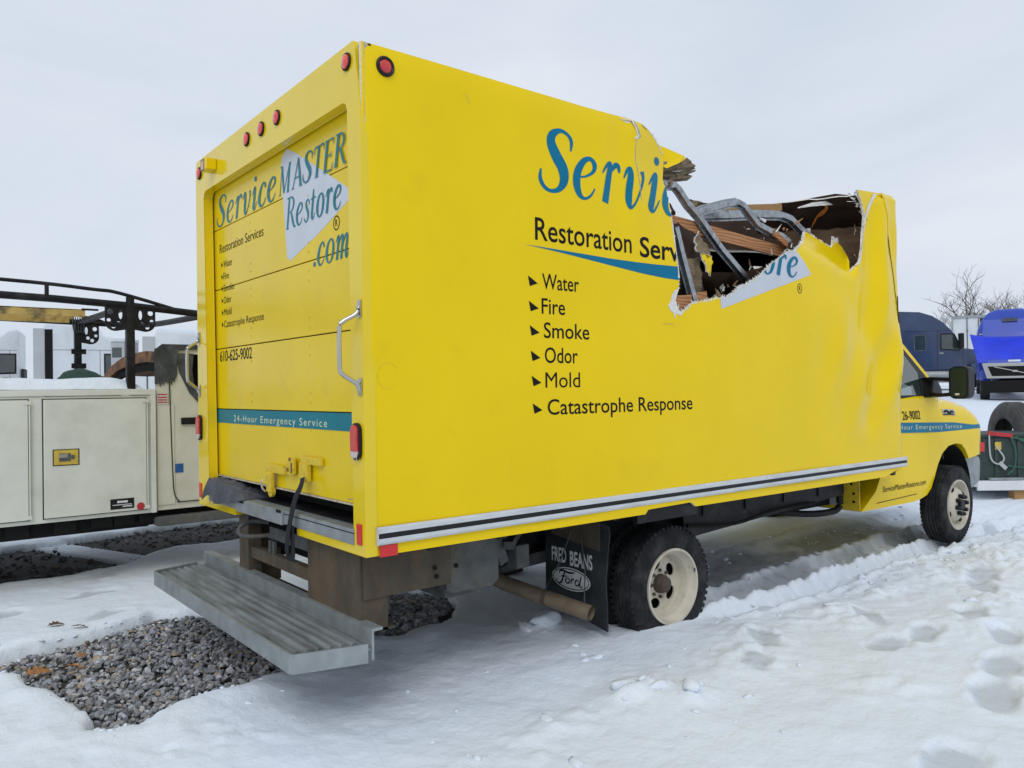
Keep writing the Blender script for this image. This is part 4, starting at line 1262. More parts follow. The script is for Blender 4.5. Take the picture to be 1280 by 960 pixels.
# upper side marker lamp
def marker(c, axis, r, ry, name, parent, lens='red_led', ring=True):
    f = MB()
    prof = [(0.0, r * 1.16), (-.006, r * 1.16), (-.010, r * 1.06), (-.008, r * .98), (0.0, r * .9)] if lens == 'red_led' else [(0.0, r * 1.4), (-.010, r * 1.4), (-.018, r * 1.2), (-.012, r * .95), (0.0, r * .9)]
    f.lathe(prof, c, axis, 24)
    o = f.build(name, 'plastic', parent, smooth=True)
    g_ = MB()
    g_.lathe([(-.004, r * .96), (-.012, r * .9), (-.018, r * .6), (-.020, 0.001)], c, axis, 20)
    g_.build('lens', lens, o, smooth=True)
    return o
marker((0.117, 0.0, 3.046), 'Y', 0.034, .034, 'marker_lamp', TR, 'red')

# print on the side
def side_print(vs, fs, off, name, material, sub=0.03, cut=None):
    bm = bmesh.new()
    vv = [bm.verts.new((x, z, 0)) for x, z in vs]
    for f_ in fs:
        try:
            bm.faces.new([vv[i] for i in f_])
        except ValueError:
            pass
    bmesh.ops.triangulate(bm, faces=bm.faces)
    for _ in range(5):
        es = [e for e in bm.edges if e.calc_length() > sub]
        if not es:
            break
        bmesh.ops.subdivide_edges(bm, edges=es, cuts=1, use_grid_fill=False)
        bmesh.ops.triangulate(bm, faces=bm.faces)
    if cut is not None:
        dead = [f_ for f_ in bm.faces if not inside(f_.calc_center_median()[:2], cut)]
        bmesh.ops.delete(bm, geom=dead, context='FACES')
    bm.verts.index_update()
    V = [on_side(v.co.x, v.co.y, off) for v in bm.verts]
    F = [tuple(v.index for v in f_.verts) for f_ in bm.faces]
    bm.free()
    return V, F

def side_layers(layers, name, material, cut=None, sub=0.03, parent=None):
    V, F = [], []
    off = 0.0012
    for vs, fs in layers:
        a, b_ = side_print(vs, fs, off, name, material, sub, cut)
        k = len(V)
        V += a; F += [tuple(i + k for i in f_) for f_ in b_]
        off += 0.00022
    return raw(name, V, F, material, parent or TR)

side_layers(script_word('Servic', 1.045, 2.235, 2.615, 0.350), 'script_lettering', 'teal', cut=panel, sub=.012)
side_layers([text_fit('Restoration', 1.012, 1.768, 2.345, 0.118, bold=.008)], 'lettering', 'ink', cut=panel, sub=.012)
side_layers([text_fit('Services', 1.841, 2.505, 2.335, 0.116, bold=.016)], 'lettering', 'ink', cut=panel, sub=.012)
sw_top = [(0.934, 2.312), (1.10, 2.308), (1.30, 2.303), (1.559, 2.297), (1.80, 2.296), (2.0, 2.298), (2.23, 2.303)]
sw_bot = [(2.23, 2.216), (2.05, 2.221), (1.855, 2.233), (1.60, 2.256), (1.419, 2.272), (1.2, 2.292)]
pts_, tr_ = cdt([sw_top + sw_bot])
side_layers([(pts_, tr_)], 'swoosh', 'teal', cut=panel, sub=.02)
rows = [('Water', 1.058, 1.328, 2.086), ('Fire', 1.053, 1.221, 1.953), ('Smoke', 1.067, 1.402, 1.824), ('Odor', 1.072, 1.311, 1.690), ('Mold', 1.075, 1.326, 1.557), ('Catastrophe Response', 1.088, 2.300, 1.411)]
for k, (s, a, b_, z) in enumerate(rows):
    side_layers([text_fit(s, a, b_, z, 0.082, bold=0.0 if s == 'Mold' else .007)], 'lettering', 'ink', sub=.03)
    x0 = 0.960 + 0.0048 * k
    zz = z + 0.012
    side_layers([([(x0, zz + .052), (x0 + .068, zz + .014), (x0 + .012, zz - .004)], [(0, 1, 2)])], 'bullet_mark', 'ink', sub=.05)
# pale panel behind the second word, what is left of it
pts_, tr_ = cdt([[(2.612, 2.060), (3.704, 2.372), (3.60, 2.46), (3.44, 2.57), (3.30, 2.60), (2.7, 2.35), (2.60, 2.14)]])
side_layers([(pts_, tr_)], 'pale_patch', 'grey_print', cut=panel, sub=.02)
W2 = script_word('ore', 3.085, 3.525, 2.335, 0.215)
o_ = side_layers(W2, 'script_lettering', 'teal', cut=panel, sub=.012)
for v_ in o_.data.vertices:
    v_.co.y -= 0.003
rg_ = [stroke([(3.542 + .030 * math.cos(t), 2.258 + .034 * math.sin(t), .006) for t in np.linspace(0, 2 * PI, 17)], 1, False), text_fit('R', 3.530, 3.556, 2.240, .036)]
side_layers(rg_, 'registered_mark', 'ink_grey', sub=.03)
side_layers([stroke([(2.03, 1.937, .004), (2.08, 1.940, .009), (2.15, 1.936, .005)], 4)], 'scuff', 'yellow_worn', sub=.03)

# old scuffs and a ring-shaped stain on the side
for pts in ([(0.115 + .055 * math.cos(t), 1.62 + .06 * math.sin(t), .0025) for t in np.linspace(.6, 5.2, 24)], [(0.56, 3.02, .006), (.585, 3.00, .008), (.59, 2.975, .006)]):
    side_layers([stroke(pts, 4)], 'scuff', 'yellow_worn', sub=.03)

# ------------------------------------------------------------------ rear frame and door
U = [(0.0, 0.80), (0.754, 0.803), (0.754, 0.846), (0.112, 0.846), (0.128, 2.86), (0.142, 2.892), (0.175, 2.906), (2.15, 2.900), (2.185, 2.886), (2.20, 2.85), (2.15, 0.846), (1.668, 0.846), (1.668, 0.803), (2.36, 0.80), (2.36, 3.085), (2.350, 3.112), (2.325, 3.128), (0.068, 3.160), (0.052, 3.12), (0.033, 3.0), (0.006, 2.80), (0.0, 2.70)]
f = MB()
f.prism(U, 'X', -0.010, 0.048)
rf = f.build('rear_frame', 'yellow_frame', TR, bevel=0.004)
f = MB()
f.prism([(0.004, 2.62), (0.004, 3.138), (0.085, 3.140), (0.045, 2.95), (0.012, 2.70)], 'X', 0.012, 0.03)
f.build('gap_filler', 'gap', TR)
f = MB()
f.box((0.034, 0.006, 2.60), (0.05, 0.018, 3.137))
f.build('corner_edge', 'ply_dark', TR)
# jambs, tracks
f = MB()
f.box((0.055, 2.30, 0.92), (0.075, 2.345, 2.90))
f.box((0.055, 2.345, 0.92), (0.16, 2.355, 2.90))
f.build('door_track', 'galv', TR)
f = MB()
f.box((0.10, 2.25, 0.92), (0.12, 2.343, 2.90)); f.box((0.10, 0.02, 0.92), (0.12, 0.10, 2.90)); f.box((0.055, 0.02, 2.93), (0.40, 2.34, 2.96))
f.build('door_jamb', 'dark', TR)

DR = MB()
DR.box((0.085, 0.10, 1.03), (0.098, 2.29, 2.93))
door = DR.build('roll_up_door', 'dark', TR)
zs = [1.006, 1.427 - .005, 1.843, 2.238, 2.636, 3.02]
bounds = [1.010, 1.448, 1.846, 2.240, 2.638, 2.96]
for i in range(5):
    f = MB()
    a, b_ = bounds[i] + 0.003, bounds[i + 1] - 0.003
    if i == 4:
        b_ = 2.93
    f.box((0.060, 0.09, a), (0.082, 2.325, b_), bevel=0.0035)
    f.build('door_panel', 'yellow_door', door)
f = MB()
for y in (0.72, 1.55):
    for zb in bounds[1:5]:
        for dz in (-.10, -.05, .05, .10):
            f.lathe([(0.0, .006), (-.002, .006), (-.003, .003), (-.003, .0005)], (0.060, y, zb + dz), 'X', 8)
f.build('door_rivets', 'yellow_worn', door)['kind'] = 'stuff'

def door_layers(layers, name, material, x=0.0588, parent=None):
    V, F = [], []
    off = 0.0
    for vs, fs in layers:
        k = len(V)
        V += [(x - off, a, b_) for a, b_ in vs]
        F += [tuple(i + k for i in f_) for f_ in fs]
        off += 0.00022
    return raw(name, V, F, material, parent or door)

pts_, tr_ = cdt([[(1.068, 2.80), (1.060, 2.865), (0.985, 2.90), (0.84, 2.835), (0.62, 2.72), (0.225, 2.515), (0.225, 2.485), (0.60, 2.365), (0.955, 2.275), (1.0, 2.30)]])
door_layers([(pts_, tr_)], 'pale_patch', 'grey_print', 0.0592)
door_layers(script_word('Service', 2.145, 1.130, 2.652, 0.200, weight=.82), 'script_lettering', 'teal_door', 0.0584)
door_layers(script_word('MASTER', 1.105, 0.270, 2.658, 0.158, weight=.82), 'script_lettering', 'teal_door', 0.0584)
door_layers(script_word('Restore', 1.005, 0.325, 2.452, 0.172, weight=.88), 'script_lettering', 'teal_door', 0.0584)
door_layers(script_word('.com', 0.665, 0.250, 2.202, 0.172, weight=.88), 'script_lettering', 'teal_door', 0.0584)
c = [(0.392 + .032 * math.cos(t), 2.386 + .034 * math.sin(t), .006) for t in np.linspace(0, 2 * PI, 17)]
door_layers([stroke(c, 1, False), text_fit('R', 0.404, 0.380, 2.370, .034)], 'registered_mark', 'ink_grey', 0.0584)
door_layers([text_fit('Restoration Services', 2.098, 1.338, 2.476, 0.058)], 'lettering', 'ink_grey')
for k, s in enumerate(['Water', 'Fire', 'Smoke', 'Odor', 'Mold', 'Catastrophe Response']):
    z = 2.380 - k * 0.0785
    wd = {'Water': .165, 'Fire': .10, 'Smoke': .195, 'Odor': .14, 'Mold': .145, 'Catastrophe Response': .685}[s]
    door_layers([text_fit(s, 2.030, 2.030 - wd, z - 0.006, 0.044)], 'lettering', 'ink_grey')
    door_layers([([(2.072, z + .034), (2.040, z + .012), (2.066, z + .0)], [(0, 1, 2)])], 'bullet_mark', 'ink')
door_layers([text_fit('610-625-9002', 2.115, 1.542, 1.762, 0.068, bold=.008)], 'lettering', 'ink')
f = MB()
f.box((0.0575, 0.095, 1.358), (0.0595, 2.320, 1.446))
f.build('teal_stripe', 'teal_door', door)
door_layers([text_fit('24-Hour Emergency Service', 1.862, 0.520, 1.372, 0.040, space=1.25, zslope=0.0)], 'lettering', 'pale_print', 0.0570)

# bottom sill, latch, strap
f = MB()
f.box((-0.030, 0.905, 0.838), (0.20, 1.592, 0.916), bevel=.004)
f.box((-0.016, 0.108, 0.844), (0.20, 0.903, 0.916), bevel=.004)
f.box((-0.014, 1.594, 0.844), (0.20, 2.146, 0.905), bevel=.004)
f.build('sill_plate', 'galv', TR)
f = MB()
f.box((-0.0165, 0.108, 0.895), (-0.0125, 0.90, 0.900)); f.box((-0.0305, 1.47, 0.895), (-.029, 1.56, .917)); f.box((-0.0305, .91, 0.90), (-.029, .98, .917))
f.build('sill_slot', 'dark', TR)
f = MB()
f.box((0.20, 0.06, 0.925), (0.22, 2.30, 1.01))
f.build('door_seal_gap', 'dark', TR)

LT = MB()
LT.box((0.030, 1.010, 1.095), (0.058, 1.262, 1.142), bevel=.006)
LT.lathe([(0.03, .026), (-.012, .026), (-.016, .02), (-.016, .001)], (0.045, 1.262, 1.112), 'X', 18)
latch = LT.build('latch', 'yellow_worn', TR)
f = MB()
f.box((0.015, 1.165, 0.985), (0.040, 1.232, 1.10), bevel=.008)
f.lathe([(0.02, .033), (0.0, .033), (0.0, .001)], (0.025, 1.198, 0.99), 'X', 18)
f.build('latch_lever', 'yellow_worn', latch)
f = MB()
f.tube([(0.03, 1.325, 1.045), (0.02, 1.315, 1.02), (0.015, 1.28, .995), (0.015, 1.24, .985)], .006, 8)
f.build('latch_hook', 'chrome', latch)
f = MB()
f.box((0.034, 0.90, 1.10), (0.058, 0.985, 1.188), bevel=.005)
f.box((0.022, 0.865, 1.108), (0.040, 0.895, 1.198), bevel=.005)
f.build('keeper', 'yellow_worn', latch)
f = MB()
f.box((0.018, 0.880, 1.115), (0.0225, 0.892, 1.17))
f.lathe([(0.0, .011), (-.004, .011), (-.004, .001)], (0.034, 0.965, 1.128), 'X', 12)
f.lathe([(0.0, .011), (-.004, .011), (-.004, .001)], (0.021, 0.905, 1.188), 'X', 12)
f.build('latch_pin', 'rust', latch)
f = MB()
f.box((0.036, 0.560, 1.170), (0.058, 0.800, 1.212), bevel=.008)
f.box((0.026, 0.700, 1.080), (0.052, 0.800, 1.176), bevel=.004)
f.build('strap_bracket', 'yellow_worn', latch)
f = MB()
def ribbon(path, w, t=.004):
    f.sweep(path, [(-w / 2, -t / 2), (w / 2, -t / 2), (w / 2, t / 2), (-w / 2, t / 2)], upv=(-1, 0, 0))
P = soft([(0.010, .715, 1.105), (-.006, .708, 1.06), (-.03, .72, 1.00), (-.045, .745, .90), (-.05, .775, .80), (-.045, .80, .715), (-.035, .785, .690), (-.03, .76, .70), (-.035, .752, .78), (-.04, .745, .86)], 5)
ribbon(P, 0.046)
f.build('pull_strap', 'webbing', TR)
f = MB()
f.box((0.02, 0.24, 1.035), (0.0585, 0.235, 1.04)); f.box((0.052, 0.092, 1.004), (0.064, 2.322, 1.012))
f.build('door_bottom_edge', 'gap', door)

# lamps and handles on the frame
for y, z in ((0.124, 3.078), (0.943, 3.046), (1.168, 3.044), (1.392, 3.042), (2.268, 3.035)):
    marker((-0.012, y, z), 'X', 0.036, .036, 'marker_lamp', TR, 'red_led')
f = MB()
f.box((-0.075, 1.93, 2.985), (-0.012, 2.045, 3.055), bevel=.005)
l_ = f.build('camera_lamp', 'yellow', TR)
f = MB()
f.box((-0.078, 1.98, 2.99), (-0.074, 2.035, 3.048), bevel=.002); 
f.build('lens', 'amber', l_)
f = MB()
f.box((-0.077, 1.972, 2.984), (-0.0745, 2.043, 3.056), bevel=.001)
f.build('lens_frame', 'grime', l_)
for y in (0.063, 2.388 - .08):
    f = MB()
    n = 28
    rr, hh = .041, .085
    pts = []
    for k in range(n):
        a = 2 * PI * k / n
        s = 1 if math.sin(a) > 0 else -1
        pts.append((y + rr * math.cos(a), 1.322 + (hh - rr) * s * (1 if abs(math.sin(a)) > 1e-6 else 0) + rr * math.sin(a)))
    f.prism(pts, 'X', -0.026, -0.010, bevel=.003)
    tl = f.build('tail_lamp', 'plastic', TR)
    def oval(r2, h2, zc):
        hi = [(y + r2 * math.cos(t), zc + (h2 - r2) + r2 * math.sin(t)) for t in np.linspace(0, PI, 12)]
        lo = [(y + r2 * math.cos(t), zc - (h2 - r2) + r2 * math.sin(t)) for t in np.linspace(PI, 2 * PI, 12)]
        return hi, lo
    hi, lo = oval(.031, .076, 1.322)
    f = MB()
    f.prism(hi + [(y - .031, 1.277), (y + .031, 1.277)], 'X', -0.036, -0.020, bevel=.004)
    f.build('lens', 'red', tl)
    f = MB()
    f.prism(lo + [(y + .031, 1.274), (y - .031, 1.274)], 'X', -0.035, -0.020, bevel=.004)
    f.build('lens', 'clear', tl, label='clear reversing lens')
for y in (0.055, 2.362 - .045):
    f = MB()
    f.box((-0.017, y - .022, 0.852), (-0.011, y + .022, 0.947), bevel=.002)
    f.build('reflector', 'red_tape', TR)
for y, s in ((-.005, 1), (2.33, -1)):
    f = MB()
    y0 = 0.03 if s > 0 else 2.315
    pth = [(-0.016, y0, 1.935), (-.030, y0, 1.90), (-0.085, y0 + .02 * s, 1.865), (-0.10, y0 + .025 * s, 1.83), (-0.10, y0 + .025 * s, 1.66), (-0.085, y0 + .02 * s, 1.625), (-.030, y0, 1.585), (-.016, y0, 1.555)]
    f.tube(soft(pth, 5), .0105, 10)
    f.box((-0.0165, y0 - .016, 1.885), (-0.0125, y0 + .016, 1.965), bevel=.001); f.box((-0.0165, y0 - .016, 1.53), (-0.0125, y0 + .016, 1.61), bevel=.001)
    f.build('grab_handle', 'chrome', TR, autosmooth=40)

# ------------------------------------------------------------------ step bumper and its supports
f = MB()
top = [(-0.310, 0.115), (0.005, 0.030), (0.025, 0.030), (0.025, 2.385), (-0.02, 2.385), (-0.315, 2.29)]
f.prism(top, 'Z', 0.372, 0.384)
# pressed ribs of the tread
for k in range(6):
    x = -0.282 + k * 0.050
    f.prism([(x, .384), (x + .008, .397), (x + .024, .397), (x + .032, .384)], 'Y', 0.11 + 0.02 * (5 - k) * .6, 2.28 + .015 * k)
st = f.build('step_bumper', 'galv_tread', TR)
f = MB()
f.sweep([(0.008, 0.028, 0.362), (-0.312, 0.112, 0.362), (-0.319, 0.13, .362), (-0.322, 2.27, 0.362), (-0.318, 2.295, 0.362), (-0.02, 2.390, 0.362)], [(-.006, -.043), (.006, -.043), (.006, .043), (-.006, .043)])
f.build('step_skirt', 'galv', st)
f = MB()
f.box((0.028, 0.028, 0.325), (0.040, 2.39, 0.468))
f.box((0.0405, 0.028, 0.455), (0.085, 2.39, 0.468))
f.build('step_back_flange', 'galv', st)
f = MB()
f.add([(-0.205, 0.082, .36), (-0.185, .076, .385), (-0.165, .071, .385), (-0.190, .078, .33)], [(0, 1, 2, 3)])
f.build('sticker', 'pale_print', st)
f = MB()
f.box((0.050, 0.18, 0.40), (0.062, 0.755, 0.79))
f.box((0.063, 0.18, 0.40), (0.20, 0.192, 0.79))
f.box((0.063, 0.18, 0.40), (.24, 0.755, 0.412))
f.build('bumper_bracket', 'rust_frame', TR)
f = MB()
f.box((0.050, 1.61, 0.36), (0.13, 1.765, 0.80)); f.box((.06, 1.72, .36), (.30, 1.735, .80))
f.box((0.065, 0.757, 0.545), (0.11, 1.608, 0.612)); f.box((.05, 0.757, .40), (.20, 1.608, .412))
f.build('bumper_bracket', 'rust_frame', TR)
# side rail of the bracket running forward, then the grey tank behind it
f = MB()
f.box((0.064, 0.165, 0.565), (0.56, 0.178, 0.78))
f.build('bracket_rail', 'rust_frame', TR)
f = MB()
f.prism([(0.562, .52), (0.60, .50), (0.86, .50), (.90, .53), (.90, .76), (0.562, .77)], 'Y', 0.21, 0.24)
f.box((.40, .40, .49), (.60, .75, .60), bevel=.03); f.box((.66, .38, .42), (.92, .8, .60), bevel=.03)
f.build('spare_carrier', 'grime', TR)
f = MB()
for x, z in ((.46, .66), (.47, .615), (.62, .64)):
    f.lathe([(0.0, .012), (-.006, .012), (-.006, .001)], (x, 0.163 if x < .5 else 0.208, z), 'Y', 10)
f.build('bolt', 'dark', TR)
# hitch
f = MB()
f.tube(soft([(.12, 1.42, .70), (.02, 1.50, .69), (-.02, 1.56, .70), (-.01, 1.585, .74), (.06, 1.57, .77), (.14, 1.50, .76)], 4), .013, 8)
f.box((0.10, 0.86, .685), (.26, 1.50, .70)); f.box((.10, .86, .70), (.115, 1.40, .755))
f.box((0.07, 1.315, .565), (.085, 1.345, .685)); f.box((0.07, 1.26, .565), (.085, 1.285, .685)); f.box((.07, 1.26, .56), (.16, 1.345, .572))
f.build('tow_hitch', 'grime', TR)
f = MB()
f.box((.20, .80, .60), (.9, 1.60, .78)); f.box((1.78, .45, .52), (5.0, .60, .72)); f.box((0.9, .86, .52), (1.74, 1.0, .72)); f.box((0.3, 1.75, .50), (5.0, 1.90, .72))
f.box((2.14, .55, .30), (2.40, 1.85, .44), bevel=.05)
f.box((1.9, 1.1, .40), (2.1, 1.7, .70))
f.build('chassis', 'dark', TR)
# black side rail between the axles
f = MB()
f.prism([(2.60, .505), (4.72, .615), (4.72, .79), (2.60, .79)], 'Y', 0.33, 0.36)
f.build('frame_rail', 'black', TR)
f = MB()
f.tube(soft([(4.0, .60, .52), (4.35, .45, .475), (4.62, .38, .475), (4.70, .36, .52), (4.70, .36, .60)], 5), .028, 10)
f.build('hanger_loop', 'black', TR, smooth=True)
# spring hangers and brackets between step and wheel
f = MB()
f.beam((1.02, .42, .74), (1.10, .44, .55), .06, .06, upv=(0, 1, 0)); f.beam((1.08, .35, .66), (1.38, .62, .69), .05, .045); f.box((1.18, .40, .50), (1.28, .50, .64), bevel=.02)
f.beam((.95, .5, .56), (1.35, .80, .50), .09, .07); f.beam((1.3, .95, .38), (2.1, .95, .42), .09, .08)
f.build('leaf_spring', 'grime', TR)

for pth in ([(.35, .55, .62), (.8, .48, .52), (1.2, .62, .47), (1.7, .9, .50)], [(.5, .9, .70), (.9, .7, .60), (1.3, .74, .66), (1.72, .95, .60)], [(2.6, .30, .60), (3.1, .28, .56), (3.6, .29, .60), (4.2, .30, .60)]):
    f = MB()
    f.tube(soft(pth, 5), .013, 7)
    f.build('hose', 'dark', TR, smooth=True)
f = MB()
f.tube([(.98, .62, .52), (.98, 1.1, .52)], .085, 16)
f.build('air_tank', 'black', TR, autosmooth=40)
for x in (2.8, 3.3, 3.8, 4.3):
    f = MB()
    f.box((x, .318, .64), (x + .05, .328, .79), bevel=.003)
    f.build('rail_bracket', 'black', TR)

# mud flap with its lettering
fl = [(0.235, 0.135), (0.245, 0.36), (0.222, 0.55), (0.205, 0.66), (0.215, 0.705), (0.25, 0.72), (0.80, 0.72), (0.80, 0.15), (0.55, 0.115), (0.235, 0.06)]
f = MB()
f.prism(fl, 'X', 1.75, 1.760)
mf = f.build('mud_flap', 'flapm', TR)
f = MB()
f.prism([(0.285, 0.72), (0.285, 0.545), (0.73, 0.60), (0.73, 0.74), (.30, .745)], 'X', 1.742, 1.749)
f.build('flap_bracket', 'rust_frame', mf)
V, F = [], []
def flap_layers(layers, name, material, x=1.7485):
    o = door_layers(layers, name, material, x, mf)
    return o
flap_layers([text_fit('FRED', 0.735, 0.595, 0.425, 0.088, bold=.025, zslope=0.0)], 'lettering', 'white_print')
flap_layers([text_fit('BEANS', 0.560, 0.355, 0.418, 0.088, bold=.025)], 'lettering', 'white_print')
def oval_pts(cy, cz, ry, rz_, n=40):
    return [(cy + ry * math.cos(2 * PI * k / n), cz + rz_ * math.sin(2 * PI * k / n)) for k in range(n)]
flap_layers([(oval_pts(.555, .327, .180, .073), [tuple(range(40))])], 'emblem', 'white_print', 1.7488)
flap_layers([stroke([(.555 + .166 * math.cos(t), .327 + .062 * math.sin(t), .006) for t in np.linspace(0, 2 * PI, 49)], 1, False)], 'emblem_ring', 'ink', 1.7480)
sc = [[(.665, .348, .006), (.655, .366, .010), (.625, .372, .012), (.575, .366, .012), (.535, .370, .010), (.520, .378, .005)], [(.610, .366, .012), (.625, .335, .012), (.640, .300, .012), (.665, .286, .008), (.690, .296, .005), (.685, .312, .004)], [(.645, .334, .008), (.610, .338, .008), (.585, .342, .005)],
      [(.590, .328, .006), (.603, .314, .010), (.592, .297, .008), (.572, .302, .010), (.566, .320, .008), (.578, .330, .006), (.590, .328, .006)], [(.548, .330, .009), (.552, .298, .009)], [(.549, .318, .006), (.535, .330, .008), (.522, .326, .007)],
      [(.478, .322, .007), (.495, .330, .008), (.512, .316, .010), (.505, .298, .008), (.488, .298, .008), (.474, .312, .009)], [(.455, .362, .009), (.466, .325, .010), (.472, .298, .010), (.455, .292, .006), (.440, .302, .004)]]
flap_layers([stroke(s, 6) for s in sc], 'emblem_script', 'ink', 1.7476)
f = MB()
f.tube([(1.735, .53, .64), (1.70, .60, .44), (1.62, .66, .26)], .004, 6); f.tube([(1.735, .44, .62), (1.70, .37, .42), (1.62, .30, .24)], .004, 6)
f.build('hanger_wire', 'grime', TR)

# exhaust: a tan side pipe
EX = MB()
A_, B_ = Vector((1.42, .80, .305)), Vector((1.60, .220, .205))
d = (B_ - A_).normalized()
EX.tube([tuple(A_ - d * 0.26 + Vector((0, 0, .05))), tuple(A_ - d * .14 + Vector((0, 0, .015))), tuple(A_), tuple(A_ + d * .3), tuple(B_)], .047, 20, caps=False)
EX.tube([tuple(B_), tuple(B_ - d * .30)], .041, 20, caps=False)
sec = []
ex = EX.build('exhaust_pipe', 'pipe', TR, smooth=True)
f = MB()
f.tube([tuple(B_ - d * .14), tuple(B_ - d * .28)], .0405, 18)
f.build('pipe_bore', 'dark', ex)
f = MB()
t0 = A_ + d * .28
f.tube([tuple(t0), tuple(t0 + d * .03)], .0495, 20)
f.build('pipe_clamp', 'rust_frame', ex, smooth=True)

# ------------------------------------------------------------------ wheels
def tyre_mesh(f, c, R, width, rin, y_out, n=56, grooves=4):
    """a tyre whose outer face lies at y_out and which runs inwards (+Y)"""
    w = width
    prof = [(0.012, rin), (0.004, rin + .02), (0.0, rin + (R - rin) * .45), (0.006, rin + (R - rin) * .72), (0.020, R - .022), (0.034, R - .006)]
    t0, t1 = 0.040, w - 0.040
    step = (t1 - t0) / (grooves * 2 + 1)
    for k in range(grooves):
        a = t0 + step * (2 * k + 1)
        prof += [(a, R), (a + .002, R - .011), (a + step * .75, R - .011), (a + step * .75 + .002, R)]
    prof += [(w - .034, R - .006), (w - .020, R - .022), (w - .006, rin + (R - rin) * .72), (w, rin + (R - rin) * .45), (w - .004, rin + .02), (w - .012, rin)]
    f.lathe([(a, r) for a, r in prof], (c[0], y_out, c[1]), 'Y', n)
    # shoulder lugs
    for k in range(n):
        a = 2 * PI * (k + .5) / n
        for yy in (y_out + .022, y_out + w - .040):
            p = Vector((c[0] + (R - .012) * math.cos(a), yy + .009, c[1] + (R - .012) * math.sin(a)))
            rot = Matrix.Rotation(-a, 3, 'Y')
            f.box(p - Vector((.011, .011, .0125)), p + Vector((.011, .011, .0125)), rot=rot, piv=p)

def wheel_rear(name, x, z, y):
    f = MB()
    tyre_mesh(f, (x, z), .385, .215, .236, y)
    root = f.build(name, 'rubber', TR, autosmooth=35)
    f = MB()
    f.lathe([(.010, .243), (-.004, .243), (-.004, .229), (.010, .222), (.030, .214), (.045, .200), (.052, .196), (.105, .190), (.118, .182), (.122, .176)], (x, y, z), 'Y', 48)
    rm = f.build('rim', 'rim', root, smooth=True)
    f = MB()
    outer = [(x + .178 * math.cos(2 * PI * k / 48), z + .178 * math.sin(2 * PI * k / 48)) for k in range(48)]
    holes = []
    for k in range(5):
        a = 2 * PI * k / 5 + .62
        cx, cz = x + .130 * math.cos(a), z + .130 * math.sin(a)
        holes.append([(cx + .034 * math.cos(t) * math.cos(a) - .048 * math.sin(t) * math.sin(a), cz + .034 * math.cos(t) * math.sin(a) + .048 * math.sin(t) * math.cos(a)) for t in np.linspace(0, 2 * PI, 16, endpoint=False)])
    f.prism(outer, 'Y', y + .118, y + .128, holes=holes)
    f.build('wheel_disc', 'rim', root)
    f = MB()
    f.lathe([(.118, .062), (.09, .060), (.070, .052), (.058, .048), (.050, .036), (.048, .001)], (x, y, z), 'Y', 28)
    for k in range(8):
        a = 2 * PI * k / 8
        f.lathe([(.117, .011), (.104, .011), (.102, .006), (.102, .001)], (x + .086 * math.cos(a), y, z + .086 * math.sin(a)), 'Y', 8)
    f.build('hub', 'hub', root, autosmooth=35)
    f = MB()
    f.lathe([(.17, .20), (.17, .001)], (x, y, z), 'Y', 30)
    f.build('brake_drum', 'dark', root)
    f = MB()
    a = 0.35
    f.box((x + .222 * math.cos(a) - .006, y - .007, z + .222 * math.sin(a) - .012), (x + .222 * math.cos(a) + .006, y - .002, z + .222 * math.sin(a) + .012))
    f.build('balance_weight', 'grime', root)
    return root
wheel_rear('wheel', 2.262, 0.272, 0.142)
f = MB()
tyre_mesh(f, (2.262, .272), .385, .215, .236, 0.385)
f.build('wheel', 'rubber', TR, autosmooth=35)
f = MB()
tyre_mesh(f, (2.262, .272), .385, .215, .236, W_ - .36)
f.build('wheel', 'rubber', TR, autosmooth=35)

def wheel_front(name, x, z, y):
    f = MB()
    tyre_mesh(f, (x, z), .378, .225, .236, y)
    root = f.build(name, 'rubber', TR, autosmooth=35)
    f = MB()
    f.lathe([(.010, .243), (-.004, .243), (-.004, .229), (.014, .220), (.040, .206), (.060, .196), (.062, .180), (.040, .165), (.012, .150), (-.006, .120), (-.010, .100), (-.010, .052), (-.004, .05)], (x, y, z), 'Y', 48)
    f.build('rim', 'rim', root, smooth=True)
    f = MB()
    for k in range(4):
        a = 2 * PI * k / 4 + .5
        f.disc((x + .168 * math.cos(a), y + .030, z + .168 * math.sin(a)), .022, 'Y', 14, .026, depth=-.012)
    f.build('hand_hole', 'dark', root)
    f = MB()
    f.lathe([(-.004, .052), (-.035, .050), (-.042, .044), (-.042, .001)], (x, y, z), 'Y', 24)
    for k in range(8):
        a = 2 * PI * k / 8 + .2
        f.lathe([(-.006, .022), (-.040, .020), (-.055, .014), (-.055, .001)], (x + .088 * math.cos(a), y, z + .088 * math.sin(a)), 'Y', 10)
    f.build('lug_nuts', 'plastic', root, autosmooth=35)
    return root
wheel_front('wheel', 6.50, 0.368, 0.130)
f = MB()
tyre_mesh(f, (6.50, .368), .378, .225, .236, W_ - .36)
f.build('wheel', 'rubber', TR, autosmooth=35)

